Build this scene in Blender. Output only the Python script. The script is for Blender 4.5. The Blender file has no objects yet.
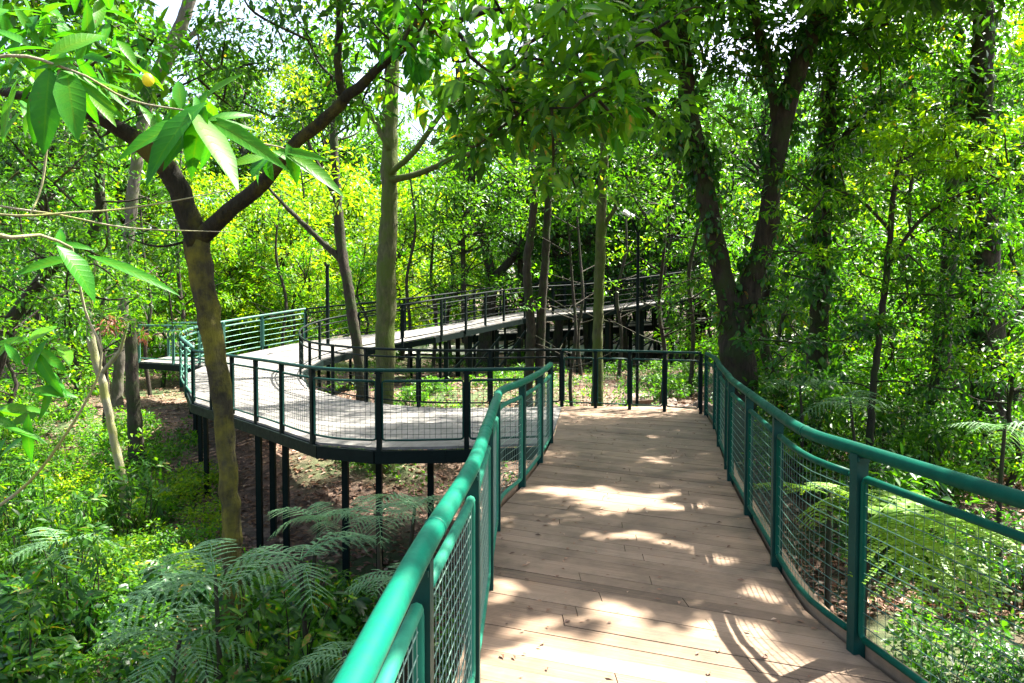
import bpy, math, random
import numpy as np
from mathutils import Vector

rng = np.random.default_rng(7)
random.seed(7)
SC = bpy.context.scene
COL = SC.collection

# ------------------------------------------------------------------ camera
F = 740.0
CAMZ = 1.70
PITCH = math.atan(29.5 / F)
cam_d = bpy.data.cameras.new('camera')
cam_d.lens = F * 36.0 / 1024.0
cam_d.sensor_width = 36.0
cam_d.clip_start = 0.05
cam_d.clip_end = 2000
cam = bpy.data.objects.new('camera', cam_d)
COL.objects.link(cam)
cam.location = (0, 0, CAMZ)
cam.rotation_euler = (math.pi / 2 - PITCH, 0, 0)
SC.camera = cam


def at(px, py, d):
    """world point seen at pixel (px,py) standing d metres ahead"""
    u = (px - 512.0) / F
    v = (341.5 - py) / F
    y = math.cos(PITCH) + v * math.sin(PITCH)
    z = -math.sin(PITCH) + v * math.cos(PITCH)
    s = d / y
    return np.array([u * s, d, CAMZ + z * s])


# ------------------------------------------------------------------ light
ELEV = math.radians(57)
SUNH = np.array([0.83, 0.56]); SUNH /= np.linalg.norm(SUNH)
TOSUN = np.array([SUNH[0] * math.cos(ELEV), SUNH[1] * math.cos(ELEV), math.sin(ELEV)])
sl = bpy.data.lights.new('sun', 'SUN')
sl.energy = 5.0
sl.angle = math.radians(0.7)
sl.color = (1.0, 0.95, 0.86)
so = bpy.data.objects.new('sun', sl)
COL.objects.link(so)
so.rotation_euler = Vector(-TOSUN).to_track_quat('-Z', 'Y').to_euler()
so.location = (20, 20, 40)

w = bpy.data.worlds.new('World')
SC.world = w
w.use_nodes = True
nt = w.node_tree
bg = nt.nodes['Background']
sky = nt.nodes.new('ShaderNodeTexSky')
sky.sky_type = 'NISHITA'
sky.sun_disc = False
sky.sun_elevation = ELEV
sky.sun_rotation = math.atan2(SUNH[0], SUNH[1])
sky.air_density = 0.8
sky.dust_density = 5.0
sky.ozone_density = 0.6
nt.links.new(sky.outputs[0], bg.inputs[0])
bg.inputs[1].default_value = 0.105

SC.view_settings.view_transform = 'Standard'
SC.view_settings.look = 'None'
SC.view_settings.exposure = 2.7
SC.view_settings.gamma = 1.0
SC.render.engine = 'CYCLES'
cy = SC.cycles
cy.max_bounces = 7
cy.diffuse_bounces = 4
cy.glossy_bounces = 2
cy.transmission_bounces = 4
cy.transparent_max_bounces = 4
cy.caustics_reflective = False
cy.caustics_refractive = False
cy.use_denoising = True
cy.sample_clamp_indirect = 6


# ------------------------------------------------------------------ materials
def new_mat(name):
    m = bpy.data.materials.new(name)
    m.use_nodes = True
    n = m.node_tree
    return m, n, n.nodes['Principled BSDF'], n.nodes['Material Output']


def ramp(n, stops):
    r = n.nodes.new('ShaderNodeValToRGB')
    e = r.color_ramp.elements
    while len(e) < len(stops):
        e.new(0.5)
    for el, (p, c) in zip(e, stops):
        el.position = p
        el.color = (*c, 1)
    return r


def leaf_mat(name, stops, trans=0.45, rough=0.42, tcol=(2.1, 1.75, 0.35), spec=0.5):
    m, n, b, out = new_mat(name)
    a = n.nodes.new('ShaderNodeAttribute'); a.attribute_name = 'tone'
    r = ramp(n, stops)
    tcn = n.nodes.new('ShaderNodeTexCoord')
    nz = n.nodes.new('ShaderNodeTexNoise'); nz.inputs['Scale'].default_value = 26; nz.inputs['Detail'].default_value = 5
    n.links.new(tcn.outputs['Object'], nz.inputs[0])
    ma = n.nodes.new('ShaderNodeMath'); ma.operation = 'MULTIPLY_ADD'; ma.inputs[1].default_value = 0.5
    sb = n.nodes.new('ShaderNodeMath'); sb.operation = 'SUBTRACT'; sb.inputs[1].default_value = 0.25
    n.links.new(a.outputs['Fac'], sb.inputs[0])
    n.links.new(nz.outputs[0], ma.inputs[0]); n.links.new(sb.outputs[0], ma.inputs[2])
    n.links.new(ma.outputs[0], r.inputs[0])
    n.links.new(r.outputs[0], b.inputs['Base Color'])
    b.inputs['Roughness'].default_value = rough
    b.inputs['Specular IOR Level'].default_value = spec
    t = n.nodes.new('ShaderNodeBsdfTranslucent')
    mx = n.nodes.new('ShaderNodeMix'); mx.data_type = 'RGBA'; mx.blend_type = 'MULTIPLY'
    mx.inputs[0].default_value = 1.0
    n.links.new(r.outputs[0], mx.inputs[6])
    mx.inputs[7].default_value = (*tcol, 1)
    n.links.new(mx.outputs[2], t.inputs[0])
    ms = n.nodes.new('ShaderNodeMixShader')
    ms.inputs[0].default_value = trans
    n.links.new(b.outputs[0], ms.inputs[1])
    n.links.new(t.outputs[0], ms.inputs[2])
    n.links.new(ms.outputs[0], out.inputs[0])
    return m


def bark_mat(name, c1, c2, moss, moss_amt=0.5, scale=6.0, bump=0.5):
    m, n, b, out = new_mat(name)
    tc = n.nodes.new('ShaderNodeTexCoord')
    mp = n.nodes.new('ShaderNodeMapping')
    mp.inputs['Scale'].default_value = (1, 1, 0.28)
    n.links.new(tc.outputs['Object'], mp.inputs[0])
    no = n.nodes.new('ShaderNodeTexNoise')
    no.inputs['Scale'].default_value = scale * 3
    no.inputs['Detail'].default_value = 9
    no.inputs['Roughness'].default_value = 0.68
    n.links.new(mp.outputs[0], no.inputs[0])
    r = ramp(n, [(0.3, c1), (0.7, c2)])
    n.links.new(no.outputs[0], r.inputs[0])
    n2 = n.nodes.new('ShaderNodeTexNoise')
    n2.inputs['Scale'].default_value = scale * 0.45
    n2.inputs['Detail'].default_value = 6
    n2.inputs['Roughness'].default_value = 0.65
    n.links.new(tc.outputs['Object'], n2.inputs[0])
    r2 = ramp(n, [(0.62 - 0.35 * moss_amt, (0, 0, 0)), (0.78 - 0.35 * moss_amt, (1, 1, 1))])
    n.links.new(n2.outputs[0], r2.inputs[0])
    mx = n.nodes.new('ShaderNodeMix'); mx.data_type = 'RGBA'
    n.links.new(r2.outputs[0], mx.inputs[0])
    n.links.new(r.outputs[0], mx.inputs[6])
    mx.inputs[7].default_value = (*moss, 1)
    n.links.new(mx.outputs[2], b.inputs['Base Color'])
    b.inputs['Roughness'].default_value = 0.9
    b.inputs['Specular IOR Level'].default_value = 0.2
    bp = n.nodes.new('ShaderNodeBump')
    bp.inputs['Strength'].default_value = bump
    bp.inputs['Distance'].default_value = 0.05
    n.links.new(no.outputs[0], bp.inputs['Height'])
    n.links.new(bp.outputs[0], b.inputs['Normal'])
    return m


def paint_mat(name, c, rough=0.35, worn=0.25, spec=0.3):
    m, n, b, out = new_mat(name)
    b.inputs['Specular IOR Level'].default_value = spec
    tc = n.nodes.new('ShaderNodeTexCoord')
    no = n.nodes.new('ShaderNodeTexNoise')
    no.inputs['Scale'].default_value = 9
    no.inputs['Detail'].default_value = 8
    no.inputs['Roughness'].default_value = 0.7
    n.links.new(tc.outputs['Object'], no.inputs[0])
    r = ramp(n, [(0.3, tuple(x * (1 - worn) for x in c)), (0.62, c), (0.8, tuple(min(1, x * (1 + worn)) for x in c))])
    n.links.new(no.outputs[0], r.inputs[0])
    nr = n.nodes.new('ShaderNodeTexNoise'); nr.inputs['Scale'].default_value = 22; nr.inputs['Detail'].default_value = 10; nr.inputs['Roughness'].default_value = 0.75
    n.links.new(tc.outputs['Object'], nr.inputs[0])
    rr = ramp(n, [(0.66, (0, 0, 0)), (0.70, (1, 1, 1))])
    n.links.new(nr.outputs[0], rr.inputs[0])
    mw = n.nodes.new('ShaderNodeMix'); mw.data_type = 'RGBA'
    n.links.new(rr.outputs[0], mw.inputs[0]); n.links.new(r.outputs[0], mw.inputs[6]); mw.inputs[7].default_value = (0.07 + c[0] * 0.3, 0.045 + c[1] * 0.3, 0.03 + c[2] * 0.3, 1)
    n.links.new(mw.outputs[2], b.inputs['Base Color'])
    r2 = ramp(n, [(0.3, (rough + 0.2,) * 3), (0.7, (rough,) * 3)])
    n.links.new(no.outputs[0], r2.inputs[0])
    n.links.new(r2.outputs[0], b.inputs['Roughness'])
    bp = n.nodes.new('ShaderNodeBump')
    bp.inputs['Strength'].default_value = 0.08
    bp.inputs['Distance'].default_value = 0.01
    n.links.new(no.outputs[0], bp.inputs['Height'])
    n.links.new(bp.outputs[0], b.inputs['Normal'])
    return m


def wood_mat(name, stops, rough=0.75):
    m, n, b, out = new_mat(name)
    uv = n.nodes.new('ShaderNodeUVMap'); uv.uv_map = 'UVMap'
    mp = n.nodes.new('ShaderNodeMapping')
    mp.inputs['Scale'].default_value = (1.2, 48, 1)
    n.links.new(uv.outputs[0], mp.inputs[0])
    no = n.nodes.new('ShaderNodeTexNoise')
    no.inputs['Scale'].default_value = 2.0
    no.inputs['Detail'].default_value = 8
    no.inputs['Roughness'].default_value = 0.65
    n.links.new(mp.outputs[0], no.inputs[0])
    a = n.nodes.new('ShaderNodeAttribute'); a.attribute_name = 'tone'
    add = n.nodes.new('ShaderNodeMath'); add.operation = 'MULTIPLY_ADD'
    n.links.new(a.outputs['Fac'], add.inputs[0]); add.inputs[1].default_value = 0.22
    sub = n.nodes.new('ShaderNodeMath'); sub.operation = 'MULTIPLY'
    n.links.new(no.outputs[0], sub.inputs[0]); sub.inputs[1].default_value = 0.6
    n.links.new(sub.outputs[0], add.inputs[2])
    r = ramp(n, stops)
    n.links.new(add.outputs[0], r.inputs[0])
    # broad worn and dirty patches
    tc = n.nodes.new('ShaderNodeTexCoord')
    n2 = n.nodes.new('ShaderNodeTexNoise'); n2.inputs['Scale'].default_value = 1.7
    n2.inputs['Detail'].default_value = 7; n2.inputs['Roughness'].default_value = 0.7
    n.links.new(tc.outputs['Object'], n2.inputs[0])
    r2 = ramp(n, [(0.32, (0.42, 0.44, 0.43)), (0.46, (0.76, 0.76, 0.74)), (0.56, (1, 1, 1)), (0.75, (1.0, 0.88, 0.76))])
    n.links.new(n2.outputs[0], r2.inputs[0])
    mx = n.nodes.new('ShaderNodeMix'); mx.data_type = 'RGBA'; mx.blend_type = 'MULTIPLY'
    mx.inputs[0].default_value = 0.85
    n.links.new(r.outputs[0], mx.inputs[6]); n.links.new(r2.outputs[0], mx.inputs[7])
    n.links.new(mx.outputs[2], b.inputs['Base Color'])
    b.inputs['Roughness'].default_value = rough
    b.inputs['Specular IOR Level'].default_value = 0.35
    bp = n.nodes.new('ShaderNodeBump'); bp.inputs['Strength'].default_value = 0.16; bp.inputs['Distance'].default_value = 0.004
    n.links.new(no.outputs[0], bp.inputs['Height']); n.links.new(bp.outputs[0], b.inputs['Normal'])
    return m


def ground_mat(name):
    m, n, b, out = new_mat(name)
    tc = n.nodes.new('ShaderNodeTexCoord')
    no = n.nodes.new('ShaderNodeTexNoise'); no.inputs['Scale'].default_value = 5
    no.inputs['Detail'].default_value = 12; no.inputs['Roughness'].default_value = 0.75
    n.links.new(tc.outputs['Object'], no.inputs[0])
    vo = n.nodes.new('ShaderNodeTexVoronoi'); vo.inputs['Scale'].default_value = 9
    n.links.new(tc.outputs['Object'], vo.inputs[0])
    r = ramp(n, [(0.25, (0.028, 0.018, 0.012)), (0.5, (0.10, 0.062, 0.040)), (0.75, (0.24, 0.16, 0.11))])
    mixf = n.nodes.new('ShaderNodeMath'); mixf.operation = 'MULTIPLY_ADD'
    n.links.new(vo.outputs['Color'], mixf.inputs[0]); mixf.inputs[1].default_value = 0.35
    sub = n.nodes.new('ShaderNodeMath'); sub.operation = 'MULTIPLY'; sub.inputs[1].default_value = 0.65
    n.links.new(no.outputs[0], sub.inputs[0]); n.links.new(sub.outputs[0], mixf.inputs[2])
    n.links.new(mixf.outputs[0], r.inputs[0])
    n3 = n.nodes.new('ShaderNodeTexNoise'); n3.inputs['Scale'].default_value = 0.35; n3.inputs['Detail'].default_value = 6
    n.links.new(tc.outputs['Object'], n3.inputs[0])
    r3 = ramp(n, [(0.47, (0, 0, 0)), (0.62, (1, 1, 1))])
    n.links.new(n3.outputs[0], r3.inputs[0])
    mx = n.nodes.new('ShaderNodeMix'); mx.data_type = 'RGBA'
    n.links.new(r3.outputs[0], mx.inputs[0])
    n.links.new(r.outputs[0], mx.inputs[6]); mx.inputs[7].default_value = (0.05, 0.075, 0.02, 1)
    n.links.new(mx.outputs[2], b.inputs['Base Color'])
    b.inputs['Roughness'].default_value = 0.95
    bp = n.nodes.new('ShaderNodeBump'); bp.inputs['Strength'].default_value = 0.8; bp.inputs['Distance'].default_value = 0.08
    n.links.new(no.outputs[0], bp.inputs['Height']); n.links.new(bp.outputs[0], b.inputs['Normal'])
    return m


def stone_mat(name, c1, c2):
    m, n, b, out = new_mat(name)
    tc = n.nodes.new('ShaderNodeTexCoord')
    no = n.nodes.new('ShaderNodeTexNoise'); no.inputs['Scale'].default_value = 3
    no.inputs['Detail'].default_value = 12; no.inputs['Roughness'].default_value = 0.7
    n.links.new(tc.outputs['Object'], no.inputs[0])
    r = ramp(n, [(0.3, c1), (0.7, c2)])
    n.links.new(no.outputs[0], r.inputs[0]); n.links.new(r.outputs[0], b.inputs['Base Color'])
    b.inputs['Roughness'].default_value = 0.9
    bp = n.nodes.new('ShaderNodeBump'); bp.inputs['Strength'].default_value = 0.6; bp.inputs['Distance'].default_value = 0.05
    n.links.new(no.outputs[0], bp.inputs['Height']); n.links.new(bp.outputs[0], b.inputs['Normal'])
    return m


G = {}
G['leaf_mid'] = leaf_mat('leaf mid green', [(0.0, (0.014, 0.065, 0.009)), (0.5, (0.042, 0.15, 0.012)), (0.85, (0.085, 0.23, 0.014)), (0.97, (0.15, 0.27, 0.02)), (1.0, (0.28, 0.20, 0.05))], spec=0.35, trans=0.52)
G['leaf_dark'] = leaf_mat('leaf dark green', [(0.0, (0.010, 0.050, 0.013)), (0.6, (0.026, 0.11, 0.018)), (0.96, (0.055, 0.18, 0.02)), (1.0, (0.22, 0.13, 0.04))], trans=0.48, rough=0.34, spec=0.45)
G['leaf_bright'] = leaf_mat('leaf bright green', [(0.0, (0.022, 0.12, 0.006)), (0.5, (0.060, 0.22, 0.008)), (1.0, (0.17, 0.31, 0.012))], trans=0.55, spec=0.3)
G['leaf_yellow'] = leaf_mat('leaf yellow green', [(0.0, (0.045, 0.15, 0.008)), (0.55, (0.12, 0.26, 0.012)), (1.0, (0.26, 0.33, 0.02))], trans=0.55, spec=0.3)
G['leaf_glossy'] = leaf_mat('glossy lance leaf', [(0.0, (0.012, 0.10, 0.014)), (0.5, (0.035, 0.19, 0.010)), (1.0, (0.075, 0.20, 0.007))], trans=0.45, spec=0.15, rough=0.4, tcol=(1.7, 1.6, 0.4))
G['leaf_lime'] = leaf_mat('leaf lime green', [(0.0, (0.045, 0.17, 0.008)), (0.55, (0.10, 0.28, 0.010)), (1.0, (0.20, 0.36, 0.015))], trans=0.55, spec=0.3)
G['leaf_fern'] = leaf_mat('fern blue green', [(0.0, (0.07, 0.18, 0.075)), (0.6, (0.14, 0.30, 0.125)), (1.0, (0.26, 0.42, 0.19))], trans=0.35, rough=0.5, tcol=(1.5, 1.5, 0.8), spec=0.6)
G['leaf_young'] = leaf_mat('fern yellow green', [(0.0, (0.08, 0.23, 0.012)), (1.0, (0.22, 0.38, 0.02))], trans=0.5, rough=0.5)
G['leaf_dry'] = leaf_mat('dry leaf', [(0.0, (0.04, 0.020, 0.012)), (0.45, (0.15, 0.075, 0.042)), (0.8, (0.30, 0.17, 0.10)), (1.0, (0.42, 0.32, 0.22))], trans=0.15, rough=0.7, tcol=(1.2, 1, 0.8))
G['leaf_red'] = leaf_mat('withered leaf', [(0.0, (0.12, 0.05, 0.03)), (1.0, (0.32, 0.14, 0.08))], trans=0.3, rough=0.6, tcol=(1.3, 1, 0.8))
def add_veins(m):
    n = m.node_tree
    att = [q for q in n.nodes if q.type == 'MATH' and q.operation == 'SUBTRACT'][0]
    uv = n.nodes.new('ShaderNodeUVMap'); uv.uv_map = 'UVMap'
    sp = n.nodes.new('ShaderNodeSeparateXYZ'); n.links.new(uv.outputs[0], sp.inputs[0])
    def M(op, a, b=None, c=None):
        k = n.nodes.new('ShaderNodeMath'); k.operation = op
        for i, v in enumerate((a, b, c)):
            if v is None: continue
            if isinstance(v, (int, float)): k.inputs[i].default_value = v
            else: n.links.new(v, k.inputs[i])
        return k.outputs[0]
    wv = M('ABSOLUTE', M('SUBTRACT', sp.outputs[1], 3.0))
    ph = M('MULTIPLY', M('SUBTRACT', M('MULTIPLY', sp.outputs[0], 11.0), M('MULTIPLY', wv, 1.3)), 6.2832)
    lat = M('POWER', M('MULTIPLY_ADD', M('SINE', ph), 0.5, 0.5), 6.0)
    mid = M('LESS_THAN', wv, 0.07)
    v = M('MAXIMUM', M('MULTIPLY', lat, 0.07), M('MULTIPLY', mid, 0.25))
    src = att.inputs[0].links[0].from_socket
    n.links.new(M('ADD', src, v), att.inputs[0])
    bp = n.nodes.new('ShaderNodeBump'); bp.inputs['Strength'].default_value = 0.12; bp.inputs['Distance'].default_value = 0.004
    n.links.new(lat, bp.inputs['Height'])
    n.links.new(bp.outputs[0], n.nodes['Principled BSDF'].inputs['Normal'])
    # brown blemishes
    tc = n.nodes.new('ShaderNodeTexCoord'); nz = n.nodes.new('ShaderNodeTexNoise'); nz.inputs['Scale'].default_value = 45; nz.inputs['Detail'].default_value = 3
    n.links.new(tc.outputs['Object'], nz.inputs[0])
    rp = ramp(n, [(0.70, (0, 0, 0)), (0.74, (1, 1, 1))]); n.links.new(nz.outputs[0], rp.inputs[0])
    mx = n.nodes.new('ShaderNodeMix'); mx.data_type = 'RGBA'
    pb = n.nodes['Principled BSDF']; base = pb.inputs['Base Color'].links[0].from_socket
    n.links.new(rp.outputs[0], mx.inputs[0]); n.links.new(base, mx.inputs[6]); mx.inputs[7].default_value = (0.10, 0.06, 0.02, 1)
    n.links.new(mx.outputs[2], pb.inputs['Base Color'])


add_veins(G['leaf_glossy'])
G['bark_moss'] = bark_mat('mossy bark', (0.010, 0.009, 0.006), (0.066, 0.060, 0.032), (0.14, 0.13, 0.018), 0.48, scale=5, bump=1.2)
G['bark_limb'] = bark_mat('backlit mossy limb bark', (0.008, 0.0075, 0.005), (0.036, 0.034, 0.022), (0.08, 0.078, 0.014), 0.38, scale=5, bump=1.2)  # mossy bark darkened, putting the limbs' backlit shade into the colour
G['bark_olive'] = bark_mat('olive bark', (0.030, 0.034, 0.016), (0.12, 0.125, 0.055), (0.065, 0.095, 0.018), 0.6, bump=0.9)
G['bark_dark'] = bark_mat('dark bark', (0.014, 0.012, 0.010), (0.06, 0.048, 0.036), (0.03, 0.045, 0.015), 0.45, bump=1.0)
G['bark_grey'] = bark_mat('grey bark', (0.05, 0.045, 0.035), (0.15, 0.135, 0.11), (0.08, 0.095, 0.04), 0.4)
G['bark_pale'] = bark_mat('pale bark', (0.16, 0.15, 0.10), (0.34, 0.32, 0.22), (0.24, 0.25, 0.08), 0.5)
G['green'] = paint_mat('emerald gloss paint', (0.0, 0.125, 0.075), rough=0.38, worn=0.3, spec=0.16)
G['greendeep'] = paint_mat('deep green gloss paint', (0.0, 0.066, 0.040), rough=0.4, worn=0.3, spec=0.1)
G['greenmid'] = paint_mat('sunlit emerald paint', (0.012, 0.17, 0.105), rough=0.45, spec=0.25)  # lighter emerald puts sun glare into the colour of the left panel frames
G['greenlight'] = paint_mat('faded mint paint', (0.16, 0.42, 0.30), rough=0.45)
G['greendark'] = paint_mat('dark and shaded green paint', (0.002, 0.042, 0.032), rough=0.42, spec=0.2)  # dark green of posts; also the distant rails' green with shade put in
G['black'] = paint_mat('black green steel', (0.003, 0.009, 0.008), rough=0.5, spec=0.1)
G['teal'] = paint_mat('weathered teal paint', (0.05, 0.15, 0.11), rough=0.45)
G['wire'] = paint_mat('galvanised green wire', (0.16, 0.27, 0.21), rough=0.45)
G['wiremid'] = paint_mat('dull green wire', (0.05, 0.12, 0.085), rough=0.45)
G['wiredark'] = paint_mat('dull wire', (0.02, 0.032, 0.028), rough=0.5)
G['deck'] = wood_mat('weathered deck boards', [(0.20, (0.085, 0.055, 0.034)), (0.38, (0.205, 0.136, 0.086)), (0.60, (0.30, 0.21, 0.138))])
G['deckgrey'] = wood_mat('grey deck boards', [(0.10, (0.10, 0.095, 0.088)), (0.36, (0.16, 0.152, 0.142)), (0.75, (0.23, 0.22, 0.205))])
G['kerb'] = wood_mat('brown kerb board', [(0.15, (0.16, 0.10, 0.06)), (0.5, (0.32, 0.22, 0.14)), (0.85, (0.45, 0.33, 0.22))])
G['ground'] = ground_mat('forest floor')
G['road'] = stone_mat('pale concrete', (0.42, 0.40, 0.38), (0.60, 0.58, 0.55))
G['rock'] = stone_mat('pinkish rock', (0.075, 0.052, 0.042), (0.33, 0.24, 0.19))
G['lens'] = paint_mat('frosted lamp cover', (0.75, 0.78, 0.76), rough=0.3, worn=0.05)
G['berry'] = paint_mat('yellow fruit skin', (0.75, 0.62, 0.02), rough=0.4, worn=0.1)


# ------------------------------------------------------------------ mesh helpers
class MB:
    """collects verts, faces, per-vertex tone and (optionally) uvs"""
    def __init__(s):
        s.v = []; s.f3 = []; s.f4 = []; s.t = []; s.n = 0
        s.uv3 = []; s.uv4 = []

    def add(s, V, f3=None, f4=None, tone=0.5, uv4=None):
        V = np.asarray(V, float).reshape(-1, 3)
        s.v.append(V)
        t = np.full(len(V), tone, float) if np.isscalar(tone) else np.asarray(tone, float)
        s.t.append(t)
        if f3 is not None and len(f3):
            s.f3.append(np.asarray(f3, int).reshape(-1, 3) + s.n)
        if f4 is not None and len(f4):
            s.f4.append(np.asarray(f4, int).reshape(-1, 4) + s.n)
            if uv4 is not None:
                s.uv4.append(np.asarray(uv4, float).reshape(-1, 2))
            else:
                s.uv4.append(np.zeros((len(f4) * 4, 2)))
        s.n += len(V)

    def mesh(s, name, smooth=False):
        V = np.concatenate(s.v); T = np.concatenate(s.t)
        f3 = np.concatenate(s.f3) if s.f3 else np.zeros((0, 3), int)
        f4 = np.concatenate(s.f4) if s.f4 else np.zeros((0, 4), int)
        me = bpy.data.meshes.new(name)
        me.vertices.add(len(V)); me.vertices.foreach_set('co', V.astype(np.float32).ravel())
        li = np.concatenate([f3.ravel(), f4.ravel()]).astype(np.int32)
        me.loops.add(len(li)); me.loops.foreach_set('vertex_index', li)
        nf = len(f3) + len(f4)
        me.polygons.add(nf)
        st = np.concatenate([np.arange(len(f3)) * 3, len(f3) * 3 + np.arange(len(f4)) * 4]).astype(np.int32)
        me.polygons.foreach_set('loop_start', st)
        if name in ('crown', 'foliage', 'young_leaves', 'ivy', 'leaves', 'undergrowth', 'ground_cover', 'frond'):
            smooth = True
        me.polygons.foreach_set('use_smooth', np.full(nf, bool(smooth)))
        a = me.attributes.new('tone', 'FLOAT', 'POINT')
        a.data.foreach_set('value', T.astype(np.float32))
        if s.uv4 and any(u.any() for u in s.uv4):
            uv = me.uv_layers.new(name='UVMap')
            u = np.concatenate([np.zeros((len(f3) * 3, 2))] + s.uv4)
            uv.data.foreach_set('uv', u.astype(np.float32).ravel())
        me.update(calc_edges=True)
        me.validate()
        return me


def obj(name, mb, mat, parent=None, smooth=False, loc=None):
    me = mb.mesh(name, smooth) if isinstance(mb, MB) else mb
    if not me.materials:
        me.materials.append(G[mat])
    o = bpy.data.objects.new(name, me)
    COL.objects.link(o)
    if parent is not None:
        o.parent = parent
    if loc is not None:
        o.location = loc
    return o


def tag(o, label=None, cat=None, group=None, kind=None):
    if label: o['label'] = label
    if cat: o['category'] = cat
    if group: o['group'] = group
    if kind: o['kind'] = kind
    return o


def thing(name, label, cat, loc=(0, 0, 0), group=None):
    o = bpy.data.objects.new(name, None)
    COL.objects.link(o)
    o.location = loc
    o.empty_display_size = 0.2
    return tag(o, label, cat, group)


def copy_tree(o, parent=None):
    c = o.copy(); COL.objects.link(c)
    c.parent = parent
    for ch in list(o.children):
        copy_tree(ch, c)
    return c


def unit(v):
    v = np.asarray(v, float)
    return v / (np.linalg.norm(v, axis=-1, keepdims=True) + 1e-9)


def smooth_path(P, R=None, step=None, n=None):
    """Catmull-Rom through P; returns points and radii"""
    P = np.asarray(P, float)
    k = len(P)
    if R is None: R = np.ones(k)
    R = np.asarray(R, float)
    E = np.vstack([2 * P[0] - P[1], P, 2 * P[-1] - P[-2]])
    out, rad = [], []
    for i in range(k - 1):
        p0, p1, p2, p3 = E[i], E[i + 1], E[i + 2], E[i + 3]
        m = n or max(2, int(math.ceil(np.linalg.norm(p2 - p1) / (step or 0.2))))
        for j in range(m):
            t = j / m
            out.append(0.5 * ((2 * p1) + (-p0 + p2) * t + (2 * p0 - 5 * p1 + 4 * p2 - p3) * t * t + (-p0 + 3 * p1 - 3 * p2 + p3) * t ** 3))
            rad.append(R[i] * (1 - t) + R[i + 1] * t)
    out.append(P[-1]); rad.append(R[-1])
    return np.array(out), np.array(rad)


def tube(mb, P, R, sides=8, tone=0.5, lump=0.0, cap=True, lr=None):
    P = np.asarray(P, float); n = len(P)
    R = np.full(n, R) if np.isscalar(R) else np.asarray(R, float)
    T = np.gradient(P, axis=0) if n > 2 else np.repeat((P[1] - P[0])[None], 2, 0)
    T = unit(T)
    a = np.array([0, 0, 1.0]) if abs(T[0][2]) < 0.9 else np.array([1.0, 0, 0])
    N = unit(np.cross(T[0], a))
    V = np.zeros((n, sides, 3))
    ang = np.arange(sides) / sides * 2 * math.pi
    ph = (lr or rng).uniform(0, 6.28, 4) if lump else None
    for i in range(n):
        N = unit(N - T[i] * np.dot(N, T[i]))
        B = np.cross(T[i], N)
        r = np.full(sides, R[i])
        if lump:
            s = i * 0.35
            r = r * (1 + lump * (np.sin(ang * 2 + ph[0] + s * 0.6) * 0.5 + np.sin(ang * 3 + ph[1] - s) * 0.4 + np.sin(ang + ph[2] + s * 1.7) * 0.5))
        V[i] = P[i] + np.outer(np.cos(ang) * r, N) + np.outer(np.sin(ang) * r, B)
    f = []
    i0 = np.arange(n - 1)[:, None] * sides
    j = np.arange(sides)[None]; j2 = (np.arange(sides) + 1) % sides
    f4 = np.stack([i0 + j, i0 + j2[None], i0 + sides + j2[None], i0 + sides + j], -1).reshape(-1, 4)
    VV = V.reshape(-1, 3)
    f3 = []
    if cap:
        VV = np.vstack([VV, P[0], P[-1]])
        c0, c1 = n * sides, n * sides + 1
        for q in range(sides):
            q2 = (q + 1) % sides
            f3.append((c0, q2, q)); f3.append((c1, (n - 1) * sides + q, (n - 1) * sides + q2))
    mb.add(VV, f3, f4, tone)


BOXF = [(0, 3, 2, 1), (4, 5, 6, 7), (0, 1, 5, 4), (1, 2, 6, 5), (2, 3, 7, 6), (3, 0, 4, 7)]


def bar(mb, a, b, wx, wz, tone=0.5, up=(0, 0, 1)):
    """rectangular bar from a to b, wx wide across, wz along 'up'"""
    a = np.asarray(a, float); b = np.asarray(b, float)
    t = unit(b - a); u = np.asarray(up, float)
    if abs(np.dot(t, u)) > 0.95: u = np.array([0, 1.0, 0])
    s = unit(np.cross(t, u)); u = np.cross(s, t)
    s = s * wx / 2; u = u * wz / 2
    V = [a - s - u, a + s - u, a + s + u, a - s + u, b - s - u, b + s - u, b + s + u, b - s + u]
    mb.add(V, None, BOXF, tone)


def box(mb, c, sx, sy, sz, rz=0.0, tone=0.5, bev=0.0):
    c = np.asarray(c, float); ca, sa = math.cos(rz), math.sin(rz)
    V = []
    for z in (-1, 1):
        for x, y in ((-1, -1), (1, -1), (1, 1), (-1, 1)):
            X, Y = x * sx / 2, y * sy / 2
            V.append(c + np.array([X * ca - Y * sa, X * sa + Y * ca, z * sz / 2]))
    mb.add(V, None, BOXF, tone)


# ------------------------------------------------------------------ terrain
def S(t):
    t = np.clip(t, 0, 1)
    return t * t * (3 - 2 * t)


def terr(x, y):
    x = np.asarray(x, float); y = np.asarray(y, float)
    left = -2.0 + 1.55 * S((y - 11.0) / 9.5)
    left = left - 0.55 * S((-x - 3.5) / 5) * (1 - S((y - 24) / 12))
    right = -1.25 + 0.8 * S((y - 6) / 8) + 0.5 * S((x - 6) / 10)
    k = S((x - 0.0) / 4.0)
    h = left * (1 - k) + right * k
    h = h + 0.085 * np.maximum(0, y - 34) + 0.10 * np.maximum(0, np.abs(x) - 22)
    h = h + 0.07 * np.sin(x * 0.9 + 1.3) * np.cos(y * 0.7) + 0.05 * np.sin(x * 2.1 - y * 1.7)
    return h


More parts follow.
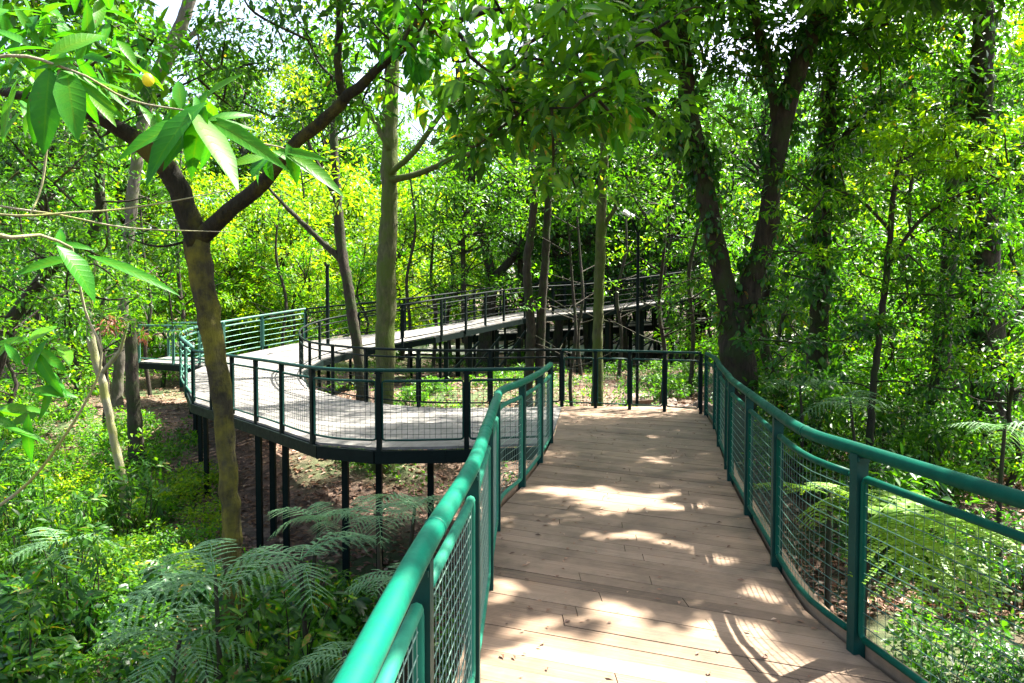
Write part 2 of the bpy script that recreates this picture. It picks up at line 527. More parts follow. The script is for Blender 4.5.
def build_ground():
    xs = np.concatenate([np.linspace(-300, -32, 14), np.linspace(-30, 30, 151), np.linspace(32, 300, 14)])
    ys = np.concatenate([np.linspace(-120, -12, 9), np.linspace(-10, 60, 176), np.linspace(64, 400, 20)])
    X, Y = np.meshgrid(xs, ys)
    Z = terr(X, Y)
    Z = np.minimum(Z, 9 + 0.01 * np.abs(Y))
    Z = Z + np.where(np.abs(X) < 31, rng.normal(0, 0.018, X.shape), 0)
    V = np.stack([X, Y, Z], -1).reshape(-1, 3)
    nx, ny = len(xs), len(ys)
    i = (np.arange(ny - 1)[:, None] * nx + np.arange(nx - 1)[None]).ravel()
    mb = MB(); mb.add(V, None, np.stack([i, i + 1, i + nx + 1, i + nx], -1))
    tag(obj('ground', mb, 'ground', smooth=True), kind='structure')


build_ground()

# pale concrete service road far behind the ramps
mb = MB()
pts = np.array([[-60, 42], [-30, 39], [-12, 37], [4, 36.5], [20, 38], [45, 43]], float)
c, _ = smooth_path(np.c_[pts, np.zeros(len(pts))], step=1.0)
t = unit(np.gradient(c, axis=0)); nrm = np.stack([-t[:, 1], t[:, 0], 0 * t[:, 0]], 1)
rows = []
for k in np.linspace(-1.6, 1.6, 5):
    p = c + nrm * k
    p[:, 2] = terr(p[:, 0], p[:, 1]) + 0.12
    rows.append(p)
V = np.stack(rows, 1).reshape(-1, 3); m = 5
i = (np.arange(len(c) - 1)[:, None] * m + np.arange(m - 1)[None]).ravel()
mb.add(V, None, np.stack([i, i + m, i + m + 1, i + 1], -1))
tag(obj('road', mb, 'road'), kind='structure')


# ------------------------------------------------------------------ decks
def poly_at(P, s):
    """point at arclength fraction/abs list s along polyline P (3D)"""
    P = np.asarray(P, float)
    d = np.r_[0, np.cumsum(np.linalg.norm(np.diff(P[:, :2], axis=0), axis=1))]
    return np.stack([np.interp(s, d, P[:, k]) for k in range(3)], -1), d[-1]


def board(mb, a0, a1, b0, b1, th, tone, uoff):
    """plank with corners a0,a1 (left end, near/far) and b0,b1 (right end)"""
    dz = np.array([0, 0, th])
    V = np.array([a0 - dz, b0 - dz, b1 - dz, a1 - dz, a0, b0, b1, a1])
    L = np.linalg.norm(b0 - a0); W = np.linalg.norm(a1 - a0)
    uv = []
    for f in BOXF:
        q = {0: (0, 0), 1: (L, 0), 2: (L, W), 3: (0, W)}
        uv += [(q[i % 4][0] + uoff, q[i % 4][1] + uoff * 0.37 + (0.02 if i > 3 else 0)) for i in f]
    mb.add(V, None, BOXF, tone, uv)


def plank_deck(mb, La, Ra, n, th=0.035, joints=1, lr=None, gap=0.0009):
    """La, Ra: functions k(0..n) -> left / right point of board edge k"""
    lr = lr or rng
    for k in range(n):
        a0, a1, b0, b1 = La(k), La(k + 1), Ra(k), Ra(k + 1)
        g = gap if lr.random() > 0.2 else gap * lr.uniform(2, 4.5)
        wv = unit(a1 - a0) * g; wv2 = unit(b1 - b0) * g
        a0 = a0 + wv; a1 = a1 - wv; b0 = b0 + wv2; b1 = b1 - wv2
        tone = float(np.clip(lr.normal(0.5, 0.22), 0, 1))
        cuts = [0.0] + sorted(lr.uniform(0.2, 0.8, joints if lr.random() < 0.7 else 0)) + [1.0]
        for c0, c1 in zip(cuts[:-1], cuts[1:]):
            e = 0.0012
            p = lambda u, v, t: u * (1 - t) + v * t
            dz = np.array([0, 0, lr.normal(0, 0.0012)])
            board(mb, p(a0, b0, c0 + (e if c0 else 0)) + dz, p(a1, b1, c0 + (e if c0 else 0)) + dz,
                  p(a0, b0, c1 - (e if c1 < 1 else 0)) + dz, p(a1, b1, c1 - (e if c1 < 1 else 0)) + dz,
                  th, tone + lr.normal(0, 0.06), lr.uniform(0, 40))


LEFT = [(-0.46, -2.0), (-0.35, 0.0), (-0.305, 0.95), (-0.258, 2.07), (-0.175, 3.25), (-0.145, 4.48), (-0.12, 5.7), (-0.09, 6.4), (0.10, 7.15), (0.32, 8.3), (0.50, 9.55)]
RIGHT = [(2.06, -2.0), (2.02, 0.0), (1.97, 1.25), (1.87, 2.45), (1.72, 3.64), (1.67, 4.15), (1.77, 4.9), (1.98, 6.15), (2.20, 7.4), (2.33, 7.96), (2.62, 9.3), (2.95, 10.7), (3.2, 12.15)]
L3 = np.array([(x, y, 0.0) for x, y in LEFT] + [(0.62, 10.5, 0), (0.9, 13.3, 0)])
R3 = np.array([(x, y, 0.0) for x, y in RIGHT] + [(3.3, 13.0, 0)])


def by_y(P, y):
    return np.array([np.interp(y, P[:, 1], P[:, 0]), y, 0.0])


walk = thing('boardwalk', 'brown plank boardwalk with skewed boards and sunny patches in the foreground', 'walkway')
mb = MB()
W0 = 0.15
def skew(y): return 0.62 + 0.5 * S((y + 1) / 12)
n = int((14.4 + 1.3) / W0)
yy = np.linspace(-1.3, 14.4, n + 1)
plank_deck(mb, lambda k: by_y(L3, min(yy[k], 13.3)), lambda k: by_y(R3, yy[k] - skew(yy[k])), n, lr=np.random.default_rng(3))
obj('planks', mb, 'deck', walk)
# kerb boards along both edges
def kerb(path, side, name='kerb_board', z0=0.003, h=0.085, wth=0.04, off=0.06):
    P, _ = smooth_path(path, step=0.25)
    t = unit(np.gradient(P, axis=0)); nn = np.stack([t[:, 1], -t[:, 0], 0 * t[:, 0]], 1) * side
    mb = MB()
    for i in range(len(P) - 1):
        a, b = P[i] + nn[i] * off, P[i + 1] + nn[i + 1] * off
        a2, b2 = a + nn[i] * wth, b + nn[i + 1] * wth
        z = np.array([0, 0, h]); q = np.array([0, 0, z0])
        V = [a + q, b + q, b2 + q, a2 + q, a + z, b + z, b2 + z, a2 + z]
        L = i * 0.25
        uv = []
        for f in BOXF:
            d = {0: (L, 0), 1: (L + .25, 0), 2: (L + .25, wth), 3: (L, wth)}
            uv += [(d[i2 % 4][0], d[i2 % 4][1] + (0.05 if i2 > 3 else 0)) for i2 in f]
        mb.add(V, None, BOXF, 0.5, uv)
    return mb
obj('kerb_board', kerb(R3[:-1], 1, z0=-0.14, h=0.055, off=0.034, wth=0.05), 'kerb', walk)
obj('kerb_board', kerb(L3[:-2], -1, z0=-0.14, h=0.03, off=0.034, wth=0.05), 'kerb', walk)
mb = MB()
for P, s in ((L3[:-2], 1), (R3[:-1], -1)):
    for i in range(len(P) - 1):
        o_ = np.array([0.12 * s, 0, -0.16])
        bar(mb, P[i] + o_, P[i + 1] + o_, 0.09, 0.2)
obj('edge_beam', mb, 'black', walk)
for y in (1.6, 5.0, 8.6, 12.0):
    for P, s in ((L3, 1), (R3, -1)):
        q = by_y(P, y) + np.array([0.35 * s, 0, 0])
        mb = MB(); bar(mb, (q[0], q[1], terr(q[0], q[1]) - 0.3), (q[0], q[1], -0.07), 0.14, 0.14)
        obj('column', mb, 'black', walk)

OUT = np.array([(.5, 9.55, 0), (-.84, 9.3, 0), (-1.72, 9.25, 0), (-2.52, 9.6, 0), (-3.7, 11.1, 0), (-6.05, 14, 0), (-7.8, 17.5, .2), (-8.2, 21, .4), (-6.5, 23.3, .78), (-3, 23.8, 1.15), (.4, 28.0, 1.72), (3.4, 29.2, 1.92), (7.6, 30.5, 2.45), (11, 31.5, 2.9)])
INN = np.array([(.9, 13.3, 0), (-.3, 13.1, 0), (-1.3, 13.1, 0), (-2.2, 13.5, 0), (-3.2, 14.4, 0), (-4.5, 16.2, .05), (-5.2, 18.2, .25), (-5.1, 19.8, .45), (-4.3, 20.7, .65), (-2.2, 21, 1.02), (.35, 25.5, 1.5), (3.2, 27, 1.74), (7.1, 28.5, 2.28), (11, 29.5, 2.8)])


def ribbon_fn(A, B, per=8):
    """matched resampling of two polylines with equal vertex counts"""
    a = [A[0]]; b = [B[0]]
    for i in range(len(A) - 1):
        m = max(1, int(round(0.5 * (np.linalg.norm(A[i + 1] - A[i]) + np.linalg.norm(B[i + 1] - B[i])) / 0.15)))
        for j in range(1, m + 1):
            t = j / m
            a.append(A[i] * (1 - t) + A[i + 1] * t); b.append(B[i] * (1 - t) + B[i + 1] * t)
    return np.array(a), np.array(b)


def walkway(name, label, A, B, mat, depth=0.2, col_step=2.4, cols=True, brace=False, mat_b='black', colw=0.11, start=0.9):
    t = thing(name, label, 'walkway')
    a, b = ribbon_fn(A, B)
    mb = MB()
    plank_deck(mb, lambda k: a[k], lambda k: b[k], len(a) - 1, lr=np.random.default_rng(11))
    obj('planks', mb, mat, t)
    for P, Q in ((A, B), (B, A)):
        mb = MB()
        for i in range(len(P) - 1):
            v0 = unit(Q[i] - P[i]) * -0.02; v1 = unit(Q[i + 1] - P[i + 1]) * -0.02
            z = np.array([0, 0, -depth / 2 - 0.042])
            bar(mb, P[i] + v0 + z, P[i + 1] + v1 + z, 0.07, depth)
        obj('edge_beam', mb, mat_b, t)
    if cols:
        for P, Q in ((A, B), (B, A)):
            s = start
            L = poly_at(P, 0)[1]
            last = None
            while s < L - 0.2:
                p = poly_at(P, s)[0]; q = poly_at(Q, s * poly_at(Q, 0)[1] / L)[0]
                p = p + unit(q - p) * 0.25
                g = terr(p[0], p[1])
                if p[2] - depth - g > 0.3:
                    mb = MB(); bar(mb, (p[0], p[1], g - 0.3), (p[0], p[1], p[2] - 0.06 - 0.002), colw, colw)
                    obj('column', mb, mat_b, t)
                    if brace and last is not None:
                        mb = MB()
                        bar(mb, (last[0], last[1], terr(last[0], last[1]) + 0.25), (p[0], p[1], p[2] - depth - 0.15), 0.05, 0.05)
                        obj('brace', mb, mat_b, t)
                    last = p
                s += col_step
    return t


plat = walkway('looping_walkway', 'grey plank walkway looping left from the boardwalk end and climbing behind the trees', OUT, INN, 'deckgrey', 0.16, 1.9, brace=False, colw=0.075, start=8.8)
for px, d in ((257, 11.5), (271, 11.9), (284, 11.3), (344, 10.0), (221, 13.4), (378, 10.6), (430, 10.4)):
    x = (px - 512) / F * d
    mb = MB(); bar(mb, (x, d, terr(x, d) - 0.3), (x, d, -0.045), 0.085, 0.085); obj('column', mb, 'black', plat)
for i, (px, d) in enumerate([(446, 21.6), (470, 22.9), (497, 24.2), (519, 25.6), (548, 26.2), (578, 26.9), (607, 27.4), (642, 28), (672, 28.4), (458, 24), (532, 28.3), (590, 28.9), (655, 29.8)]):
    x = (px - 512) / F * d; k = (OUT if d in (24, 28.3, 28.9, 29.8) else INN)[8:]
    zt = float(np.interp(x, k[:, 0], k[:, 2]))
    mb = MB(); bar(mb, (x, d, terr(x, d) - 0.3), (x, d, zt - 0.245), 0.13, 0.13); obj('column', mb, 'black', plat)
    if i < 8:
        mb = MB(); bar(mb, (x + 0.07, d, terr(x, d) + 0.3), (x + 0.95, d + 0.4, zt - 0.26), 0.06, 0.06); obj('brace', mb, 'black', plat)
BF = np.array([(-2.1, 33.5, .83), (3, 34.5, 1.09), (8.2, 36, 1.38), (12, 37, 1.6)])
BN = np.array([(-2.1, 31.2, .69), (3, 32.5, .95), (8.2, 34, 1.24), (12, 35, 1.45)])
rampB = walkway('lower_ramp', 'straight grey ramp running low behind the climbing walkway', BN, BF, 'deckgrey', 0.26, 1.7, brace=True, colw=0.15)
SN = np.array([(-7.95, 19.2, .30), (-9.3, 20.2, .30), (-10.6, 21.0, .30)])
SF = np.array([(-8.1, 20.8, .38), (-9.1, 21.8, .36), (-10.5, 22.6, .34)])
spur = walkway('side_walkway', 'pale side walkway leaving the loop towards the far left trees', SN, SF, 'deckgrey', 0.16, 2.2)


# ------------------------------------------------------------------ railings
def railing(label, path, flags=None, step=1.25, h=1.02, mat='green', postmat='greendark', wiremat='wire', railr=0.034,
            wire_r=0.0022, hs=0.062, vs=0.062, framemat=None, bend=True, inner=None, group=None, bottom=0.09, square=False, post_w=0.062, midr=0.02, vthin=0.8):
    P = np.asarray(path, float)
    t = thing('railing', label, 'railing', group=group)
    framemat = framemat or mat
    dense, _ = smooth_path(P, step=0.12)
    dd = np.r_[0, np.cumsum(np.linalg.norm(np.diff(dense[:, :2], axis=0), axis=1))]
    if flags is None:
        m = max(1, int(round(dd[-1] / step)))
        ps = np.linspace(0, dd[-1], m + 1)
    else:
        ps = []
        for q, fl in zip(P, flags):
            if fl: ps.append(dd[np.argmin(np.linalg.norm(dense[:, :2] - q[:2], axis=1))])
        ps = np.array(ps)
    D = lambda s: np.stack([np.interp(s, dd, dense[:, k]) for k in range(3)], -1)
    up = np.array([0, 0, 1.0])
    # handrail
    mb = MB()
    hp = dense + up * h
    if square:
        for i in range(len(hp) - 1): bar(mb, hp[i], hp[i + 1], railr * 2, railr * 1.5)
    else:
        tube(mb, hp, railr, 12)
        if railr > 0.03:
            for s in np.arange(0.5, dd[-1], 1.9):
                q = D(np.array([s, s + 0.012, s + 0.024])) + up * h
                tube(mb, q, np.array([railr + 0.0012, railr + 0.0025, railr + 0.0012]), 12)
    obj('handrail', mb, mat, t, smooth=not square)
    for s in ps:
        p = D(s); tn = unit(D(min(s + 0.05, dd[-1])) - D(max(s - 0.05, 0)))
        rz = math.atan2(tn[1], tn[0])
        mb = MB()
        box(mb, p + up * ((h - railr * 0.6 - 0.14) / 2 ), post_w, post_w, h - railr * 0.6 + 0.14, rz)
        # foot plate and rail saddle
        box(mb, p + up * (h - railr - 0.012), post_w * 1.5, post_w * 0.9, 0.02, rz)
        
        obj('post', mb, postmat, t)
    zt = h - 0.135; zb = bottom
    for s0, s1 in zip(ps[:-1], ps[1:]):
        g = post_w / 2 + 0.012
        ss = np.linspace(s0 + g, s1 - g, max(2, int((s1 - s0) / 0.16)))
        c = D(ss)
        mb = MB()
        # frame: rounded tube loop of flat bar
        top = c + up * zt; bot = c + up * zb
        r = 0.03
        e0 = unit(c[1] - c[0]) * r; e1 = unit(c[-1] - c[-2]) * r
        top[0] = top[0] + e0; top[-1] = top[-1] - e1
        bot[0] = bot[0] + e0; bot[-1] = bot[-1] - e1
        tube(mb, top, midr, 8)
        tube(mb, bot, midr * 0.85, 8)
        for e, cc, v in ((e0, c[0], 1), (e1, c[-1], -1)):
            side = np.array([cc + up * (zt) + v * e, cc + up * (zt - r * 0.35) + v * e * 0.3, cc + up * (zt - r), cc + up * (zb + r), cc + up * (zb + r * 0.35) + v * e * 0.3, cc + up * zb + v * e])
            tube(mb, side, midr * 0.8, 6)
        fr = obj('panel_frame', mb, framemat, t, smooth=True)
        if wiremat:
            mb = MB()
            for z in np.arange(zb + hs, zt - hs * 0.4, hs):
                tube(mb, c + up * z, wire_r, 4, cap=False)
            if vs:
                for s in np.arange(s0 + g + vs, s1 - g - vs * 0.4, vs):
                    p = D(s)
                    off = unit(np.cross(unit(c[-1] - c[0]), up)) * wire_r * 1.4
                    tube(mb, np.array([p + up * zb + off, p + up * zt + off]), wire_r * vthin, 4, cap=False)
            obj('wire_mesh', mb, wiremat, fr)
    return t


lf = [0, 1, 1, 1, 1, 1, 1, 0, 1, 1, 1]
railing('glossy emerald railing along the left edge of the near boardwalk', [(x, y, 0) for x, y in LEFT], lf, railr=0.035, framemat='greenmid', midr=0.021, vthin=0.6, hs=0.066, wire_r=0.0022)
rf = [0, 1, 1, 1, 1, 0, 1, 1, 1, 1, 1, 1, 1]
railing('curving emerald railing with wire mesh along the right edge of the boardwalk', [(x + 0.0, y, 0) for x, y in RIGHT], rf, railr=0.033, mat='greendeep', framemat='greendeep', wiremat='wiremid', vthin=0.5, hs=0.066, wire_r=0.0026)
railing('thin dark railing closing the far end of the boardwalk', [(3.15, 12.3, 0), (2.0, 12.85, 0), (.9, 13.25, 0)], None, step=0.55, mat='greendark', postmat='black', wiremat='wiredark', railr=0.022, wire_r=0.0022, hs=0.1, vs=0.12, midr=0.014, post_w=0.05)
railing('dark railing around the front of the curved platform above the ravine', OUT[:6] + np.array([0, 0.0, 0]), [1] * 6, h=0.97, mat='greendark', postmat='black', wiremat='wiredark', railr=0.024, wire_r=0.0024, hs=0.06, vs=0.06, midr=0.017, post_w=0.06) if False else None
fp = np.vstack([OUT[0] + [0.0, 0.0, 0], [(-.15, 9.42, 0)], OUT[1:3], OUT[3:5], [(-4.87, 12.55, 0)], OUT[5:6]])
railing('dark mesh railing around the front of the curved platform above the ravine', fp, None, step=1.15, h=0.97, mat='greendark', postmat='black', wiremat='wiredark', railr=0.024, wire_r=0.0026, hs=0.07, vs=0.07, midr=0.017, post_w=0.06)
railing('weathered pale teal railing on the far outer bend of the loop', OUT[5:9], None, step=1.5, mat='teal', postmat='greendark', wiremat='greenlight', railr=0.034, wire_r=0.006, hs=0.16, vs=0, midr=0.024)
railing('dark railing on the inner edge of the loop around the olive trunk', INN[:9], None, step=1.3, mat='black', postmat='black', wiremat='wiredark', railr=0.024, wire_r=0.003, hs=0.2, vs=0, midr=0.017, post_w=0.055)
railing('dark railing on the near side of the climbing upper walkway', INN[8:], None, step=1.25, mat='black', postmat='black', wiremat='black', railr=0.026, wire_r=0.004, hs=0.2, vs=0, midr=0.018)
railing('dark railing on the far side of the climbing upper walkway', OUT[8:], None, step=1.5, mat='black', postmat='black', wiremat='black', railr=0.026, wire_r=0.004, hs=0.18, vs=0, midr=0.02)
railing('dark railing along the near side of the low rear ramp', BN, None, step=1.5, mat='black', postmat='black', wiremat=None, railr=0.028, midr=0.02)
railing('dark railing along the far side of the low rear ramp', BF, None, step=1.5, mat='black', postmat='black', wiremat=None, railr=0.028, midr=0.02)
railing('pale green railing along the near edge of the side walkway', SN, None, step=1.6, mat='teal', postmat='teal', wiremat=None, railr=0.03, midr=0.02)
railing('pale green railing along the far edge of the side walkway', SF, None, step=1.6, mat='teal', postmat='teal', wiremat=None, railr=0.03, midr=0.02)
hb = [at(880, 254, 24), at(912, 255, 25), at(948, 252, 26)]
hb = [np.array([p[0], p[1], p[2] - 1.02]) for p in hb]
railing('distant teal railing glimpsed among the trees on the right', hb, None, step=0.9, mat='teal', postmat='greendark', wiremat=None, railr=0.05)


# ------------------------------------------------------------------ lamps and pole
lp = at(637, 412, 13.6)
gz = float(terr(lp[0], lp[1]))
top = at(637, 232, 13.6)
lamp = thing('lamp_post', 'thin dark lamp post with two tilted floodlights behind the far railing', 'lamp post', (lp[0], lp[1], gz))
mb = MB(); tube(mb, np.array([[0, 0, -0.3], [0, 0, top[2] - gz]]), 0.03, 12); box(mb, (0, 0, 0.06), 0.2, 0.2, 0.05)
obj('pole', mb, 'black', lamp, smooth=False)
for sx, rx, mt in ((-0.2, 0.6, 'lens'), (0.2, -0.5, 'black')):
    zt = top[2] - gz
    mb = MB()
    bar(mb, (0, 0, zt - 0.05), (sx * 0.6, -0.02, zt + 0.22), 0.03, 0.03)
    fx = obj('bracket', mb, 'black', lamp)
    mb = MB()
    c = np.array([sx, -0.03, zt + 0.33]); ax = unit([math.cos(rx), -0.25, -math.sin(rx)]); 
    bar(mb, c - ax * 0.12, c + ax * 0.12, 0.16, 0.04, up=unit([math.sin(rx), -0.55, math.cos(rx)]))
    hd = obj('floodlight', mb, mt, lamp)
    mb = MB()
    n_ = unit(np.cross(ax, unit(np.cross(unit([math.sin(rx), -0.55, math.cos(rx)]), ax))))
    bar(mb, c - ax * 0.10, c + ax * 0.10, 0.13, 0.046, up=unit([math.sin(rx), -0.55, math.cos(rx)]))
    obj('lens', mb, 'lens' if mt == 'lens' else 'wiredark', hd)

a = at(328, 346, 22.2); b = at(328, 266, 22.2)
pole = thing('steel_pole', 'slim black steel pole standing by the far bend of the loop', 'pole', (a[0], a[1], 0.5))
mb = MB(); tube(mb, np.array([[0, 0, -1.4], [0, 0, b[2] - 0.5]]), 0.055, 12)
obj('shaft', mb, 'black', pole)
mb = MB(); box(mb, (0, 0, b[2] - 0.5 + 0.02), 0.14, 0.14, 0.05); bar(mb, (0, 0, b[2] - 0.5), (0.0, -0.3, b[2] - 0.42), 0.06, 0.05)
obj('cap', mb, 'black', pole)


# ------------------------------------------------------------------ leaves
def leaves(mb, C, D, N, L, Wd, tone, kind='diamond', curl=0.25):
    """C base points, D tip dirs, N approx normals; L lengths, Wd widths"""
    n = len(C)
    if n == 0: return
    D = unit(D); Sd = unit(np.cross(D, N)); N = np.cross(Sd, D)
    L = np.broadcast_to(L, (n,))[:, None]; Wd = np.broadcast_to(Wd, (n,))[:, None] * 0.5
    if kind == 'diamond':
        m = C + D * L * 0.42
        V = np.stack([C, m + Sd * Wd + N * Wd * curl, C + D * L - N * L * curl * 0.45, m - Sd * Wd + N * Wd * curl], 1)
        f = np.array([[0, 1, 2], [0, 2, 3]])
        idx = (np.arange(n) * 4)[:, None, None] + f[None]
        mb.add(V.reshape(-1, 3), idx.reshape(-1, 3), None, np.repeat(tone, 4))
    else:
        st = [(0.02, 0.10), (0.18, 0.62), (0.42, 1.0), (0.68, 0.82), (0.88, 0.36)]
        vs = [C]
        for t, wv in st:
            mid = C + D * L * t - N * L * curl * t * t
            vs += [mid + Sd * Wd * wv + N * Wd * wv * 0.28, mid, mid - Sd * Wd * wv + N * Wd * wv * 0.28]
        vs.append(C + D * L - N * L * curl)
        V = np.stack(vs, 1); nv = V.shape[1]
        f3 = [[0, 1, 2], [0, 2, 3], [13, 16, 14], [14, 16, 15]]
        f4 = []
        for s in range(4):
            b = 1 + s * 3
            f4 += [[b, b + 3, b + 4, b + 1], [b + 1, b + 4, b + 5, b + 2]]
        base = (np.arange(n) * nv)[:, None, None]
        tv = np.array([0] + [t for t, _ in st for _k in range(3)] + [1.0]); wv_ = np.array([0] + [q for _t in st for q in (1.0, 0.0, -1.0)] + [0])
        uq = np.stack([tv[np.array(f4)], wv_[np.array(f4)]], -1).reshape(-1, 2) + np.array([0.001, 3.0])
        uvl = np.tile(uq, (n, 1))
        tt = np.repeat(np.asarray(tone, float)[:, None], nv, 1); tt[:, [2, 5, 8, 11]] += 0.22
        mb.add(V.reshape(-1, 3), (base + np.array(f3)[None]).reshape(-1, 3), (base + np.array(f4)[None]).reshape(-1, 4), np.clip(tt, 0, 1).ravel(), uvl)


GAPS = [  # openings in the canopy: where their light lands on the deck (x, y, rx, ry)
    (0.72, 3.6, 0.80, 0.62), (1.15, 3.1, 0.5, 0.5), (0.2, 3.4, 0.45, 0.42), (-0.02, 3.6, 0.16, 0.4), (1.1, 6.6, 0.50, 0.42), (0.75, 6.9, 0.28, 0.24), (0.34, 7.0, 0.34, 0.28),
    (1.55, 6.4, 0.18, 0.26), (0.89, 5.5, 0.36, 0.19), (1.17, 5.33, 0.18, 0.16), (1.42, 5.07, 0.2, 0.18), (-0.05, 4.5, 0.2, 0.3), (0.5, 4.35, 0.22, 0.14),
    (1.5, 4.35, 0.2, 0.26), (-0.28, 2.0, 0.22, 0.9), (-0.2, 3.3, 0.1, 0.5), (-0.15, 4.6, 0.1, 0.25), (-0.1, 6.0, 0.1, 0.3),
    (2.5, 4.05, 0.75, 0.5), (2.4, 5.0, 0.22, 0.3), (-0.82, 1.0, 0.28, 0.7), (-0.78, 2.2, 0.2, 0.35), (-0.7, 3.1, 0.16, 0.4), (-0.6, 5.4, 0.14, 0.4), (2.4, 5.6, 0.4, 0.4), (1.87, 10.05, 0.18, 0.14), (2.4, 10.6, 0.17, 0.15)]


def cull(C):
    """keep-mask: thins leaves that stand in the openings of the canopy the sun comes through"""
    keep = np.ones(len(C), bool)
    k = C[:, 2] / TOSUN[2]
    X = C[:, 0] - TOSUN[0] * k; Y = C[:, 1] - TOSUN[1] * k
    wob = 1 + 0.22 * np.sin(X * 11 + Y * 5) + 0.18 * np.sin(Y * 13 - X * 4)
    for x, y, rx, ry in GAPS:
        d = ((X - x) / rx) ** 2 + ((Y - y) / ry) ** 2
        keep &= ~((d < wob ** 2) & (C[:, 2] > 1.2))
    return keep


def clump(mb, c, r, n, L, lr, flat=0.55, tone=(0.35, 0.2), kind='diamond', droop=0.3, asp=0.42, docull=True, origin=None):
    c = np.asarray(c, float)
    v = unit(lr.normal(size=(n, 3)))
    r = r * 0.88
    rad = r * lr.uniform(0.15, 1, n) ** 0.55
    C = c + v * rad[:, None] * np.array([1, 1, flat])
    D = unit(v * 0.7 + lr.normal(size=(n, 3)) * np.array([0.65, 0.65, 0.4]) + np.array([0, 0, -droop]))
    N = unit(np.array([0, 0, 1.0]) + lr.normal(size=(n, 3)) * 0.45)
    ls = L * lr.uniform(0.55, 1.25, n)
    t0 = lr.normal(tone[0], tone[1] * 0.7)
    t = np.clip(t0 + lr.normal(0, tone[1], n), 0, 0.8)
    t[lr.random(n) < 0.006] = 1.0
    if docull:
        k = cull(C + (origin if origin is not None else 0))
        C, D, N, ls, t = C[k], D[k], N[k], ls[k], t[k]
    leaves(mb, C, D, N, ls, ls * asp * lr.uniform(0.8, 1.2, len(ls)), t, kind)


def px_clumps(mb, rect, dr, n, r, per, L, seed, **kw):
    lr = np.random.default_rng(seed)
    x0, y0, x1, y1 = rect
    pts = []
    for _ in range(n):
        p = at(lr.uniform(x0, x1), lr.uniform(y0, y1), lr.uniform(*dr))
        pts.append(p)
        clump(mb, p, r * lr.uniform(0.6, 1.35), int(per * lr.uniform(0.6, 1.3)), L, lr, **kw)
    return pts


def trunk_px(mb, pts, d, rpx, lr, sides=12, dend=None, lump=0.08, base=True):
    n = len(pts)
    ds = np.linspace(d, dend if dend is not None else d, n)
    P = np.array([at(x, y, q) for (x, y), q in zip(pts, ds)])
    rp = np.interp(np.arange(n), np.linspace(0, n - 1, len(rpx)), rpx) * ds / F
    if base:
        g = float(terr(P[0][0], P[0][1])) - 0.15
        if P[0][2] > g + 0.1:
            P = np.vstack([[P[0][0] - (P[1][0] - P[0][0]) * 0.15, P[0][1], g], P]); rp = np.r_[rp[0] * 1.25, rp]
    Q, R = smooth_path(P, rp, step=0.14 if rp[0] > .05 else 0.25)
    Q = Q + lr.normal(0, 0.006, Q.shape)
    R = R * (1 + lr.normal(0, 0.035, len(R)))
    if base:
        hgt = Q[:, 2] - Q[0, 2]
        R = R * (1 + 0.55 * np.exp(-hgt / 0.22))
    tube(mb, Q, R, sides, lump=lump, lr=lr)
    return Q, R


def twigs(mb, src, pts, lr, r0=0.012, sag=0.15, origin=0, longest=2.6):
    """thin limbs growing from the limb (or an earlier twig) nearest to each clump centre"""
    src = np.asarray(src)
    pts = sorted(pts, key=lambda p: np.min(np.linalg.norm(src - p, axis=1)))
    for p in pts:
        d = np.linalg.norm(src - p, axis=1) + 0.4 * np.maximum(0, src[:, 2] - p[2])
        q = src[np.argmin(d)]
        ln = np.linalg.norm(p - q)
        if ln > longest: continue
        m = (p + q) / 2 + lr.normal(0, 0.12, 3) * ln * 0.6 + np.array([0, 0, -sag * ln * 0.2])
        Q, R = smooth_path([q, m, p], [r0 * (0.8 + 0.5 * ln), r0, r0 * 0.35], n=5)
        if not cull(Q + origin).all(): continue
        tube(mb, Q, R, 5, cap=False)
        src = np.vstack([src, Q[3:]])


def hero(name, label, cat, bark, leaf, trunks, crowns, seed, ivy=None, twig=True, group=None, bark2=None):
    lr = np.random.default_rng(seed)
    t = thing(name, label, cat, group=group)
    mb = MB(); lb = MB(); src = []
    for tr in trunks:
        Q, R = trunk_px(mb if (tr.get('base', False) or not bark2) else lb, tr['p'], tr['d'], tr['r'], lr, dend=tr.get('e'), base=tr.get('base', False), sides=tr.get('s', 12), lump=tr.get('lump', 0.09))
        src.append(Q)
    S_ = np.vstack(src)
    t.location = tuple(S_[0])
    cms = {}; allp = []
    for i, c in enumerate(crowns):
        kw = dict(c); rect = kw.pop('rect'); dr = kw.pop('d'); n = kw.pop('n'); r = kw.pop('r'); per = kw.pop('per'); L = kw.pop('L')
        cm = cms.setdefault(kw.pop('mat', leaf), MB())
        pts = px_clumps(cm, rect, dr, n, r, per, L, seed * 31 + i, **kw)
        if twig: allp += pts
    if allp: twigs(lb if bark2 else mb, S_, allp, lr)
    if ivy:
        cm = cms.setdefault('leaf_dark', MB())
        ok = S_[S_[:, 2] < 7]
        for k in range(ivy[0]):
            q = ok[lr.integers(0, len(ok))]
            clump(cm, q + lr.normal(0, ivy[1] * 0.55, 3), ivy[1] * lr.uniform(0.6, 1.3), ivy[2], ivy[3], lr, flat=1.3, tone=(0.45, 0.3), asp=0.6, droop=1.0, kind='lance')
    loc = np.array(t.location)
    for m_ in [mb, lb] + list(cms.values()):
        m_.v = [v - loc for v in m_.v]
    obj('trunk', mb, bark, t, smooth=True)
    if lb.n: obj('limbs', lb, bark2, t, smooth=True)
    for k, (mt, cm) in enumerate(cms.items()):
        if cm.n: obj('crown' if k == 0 else ('ivy' if ivy and k == len(cms) - 1 else 'young_leaves'), cm, mt, t)
    return t


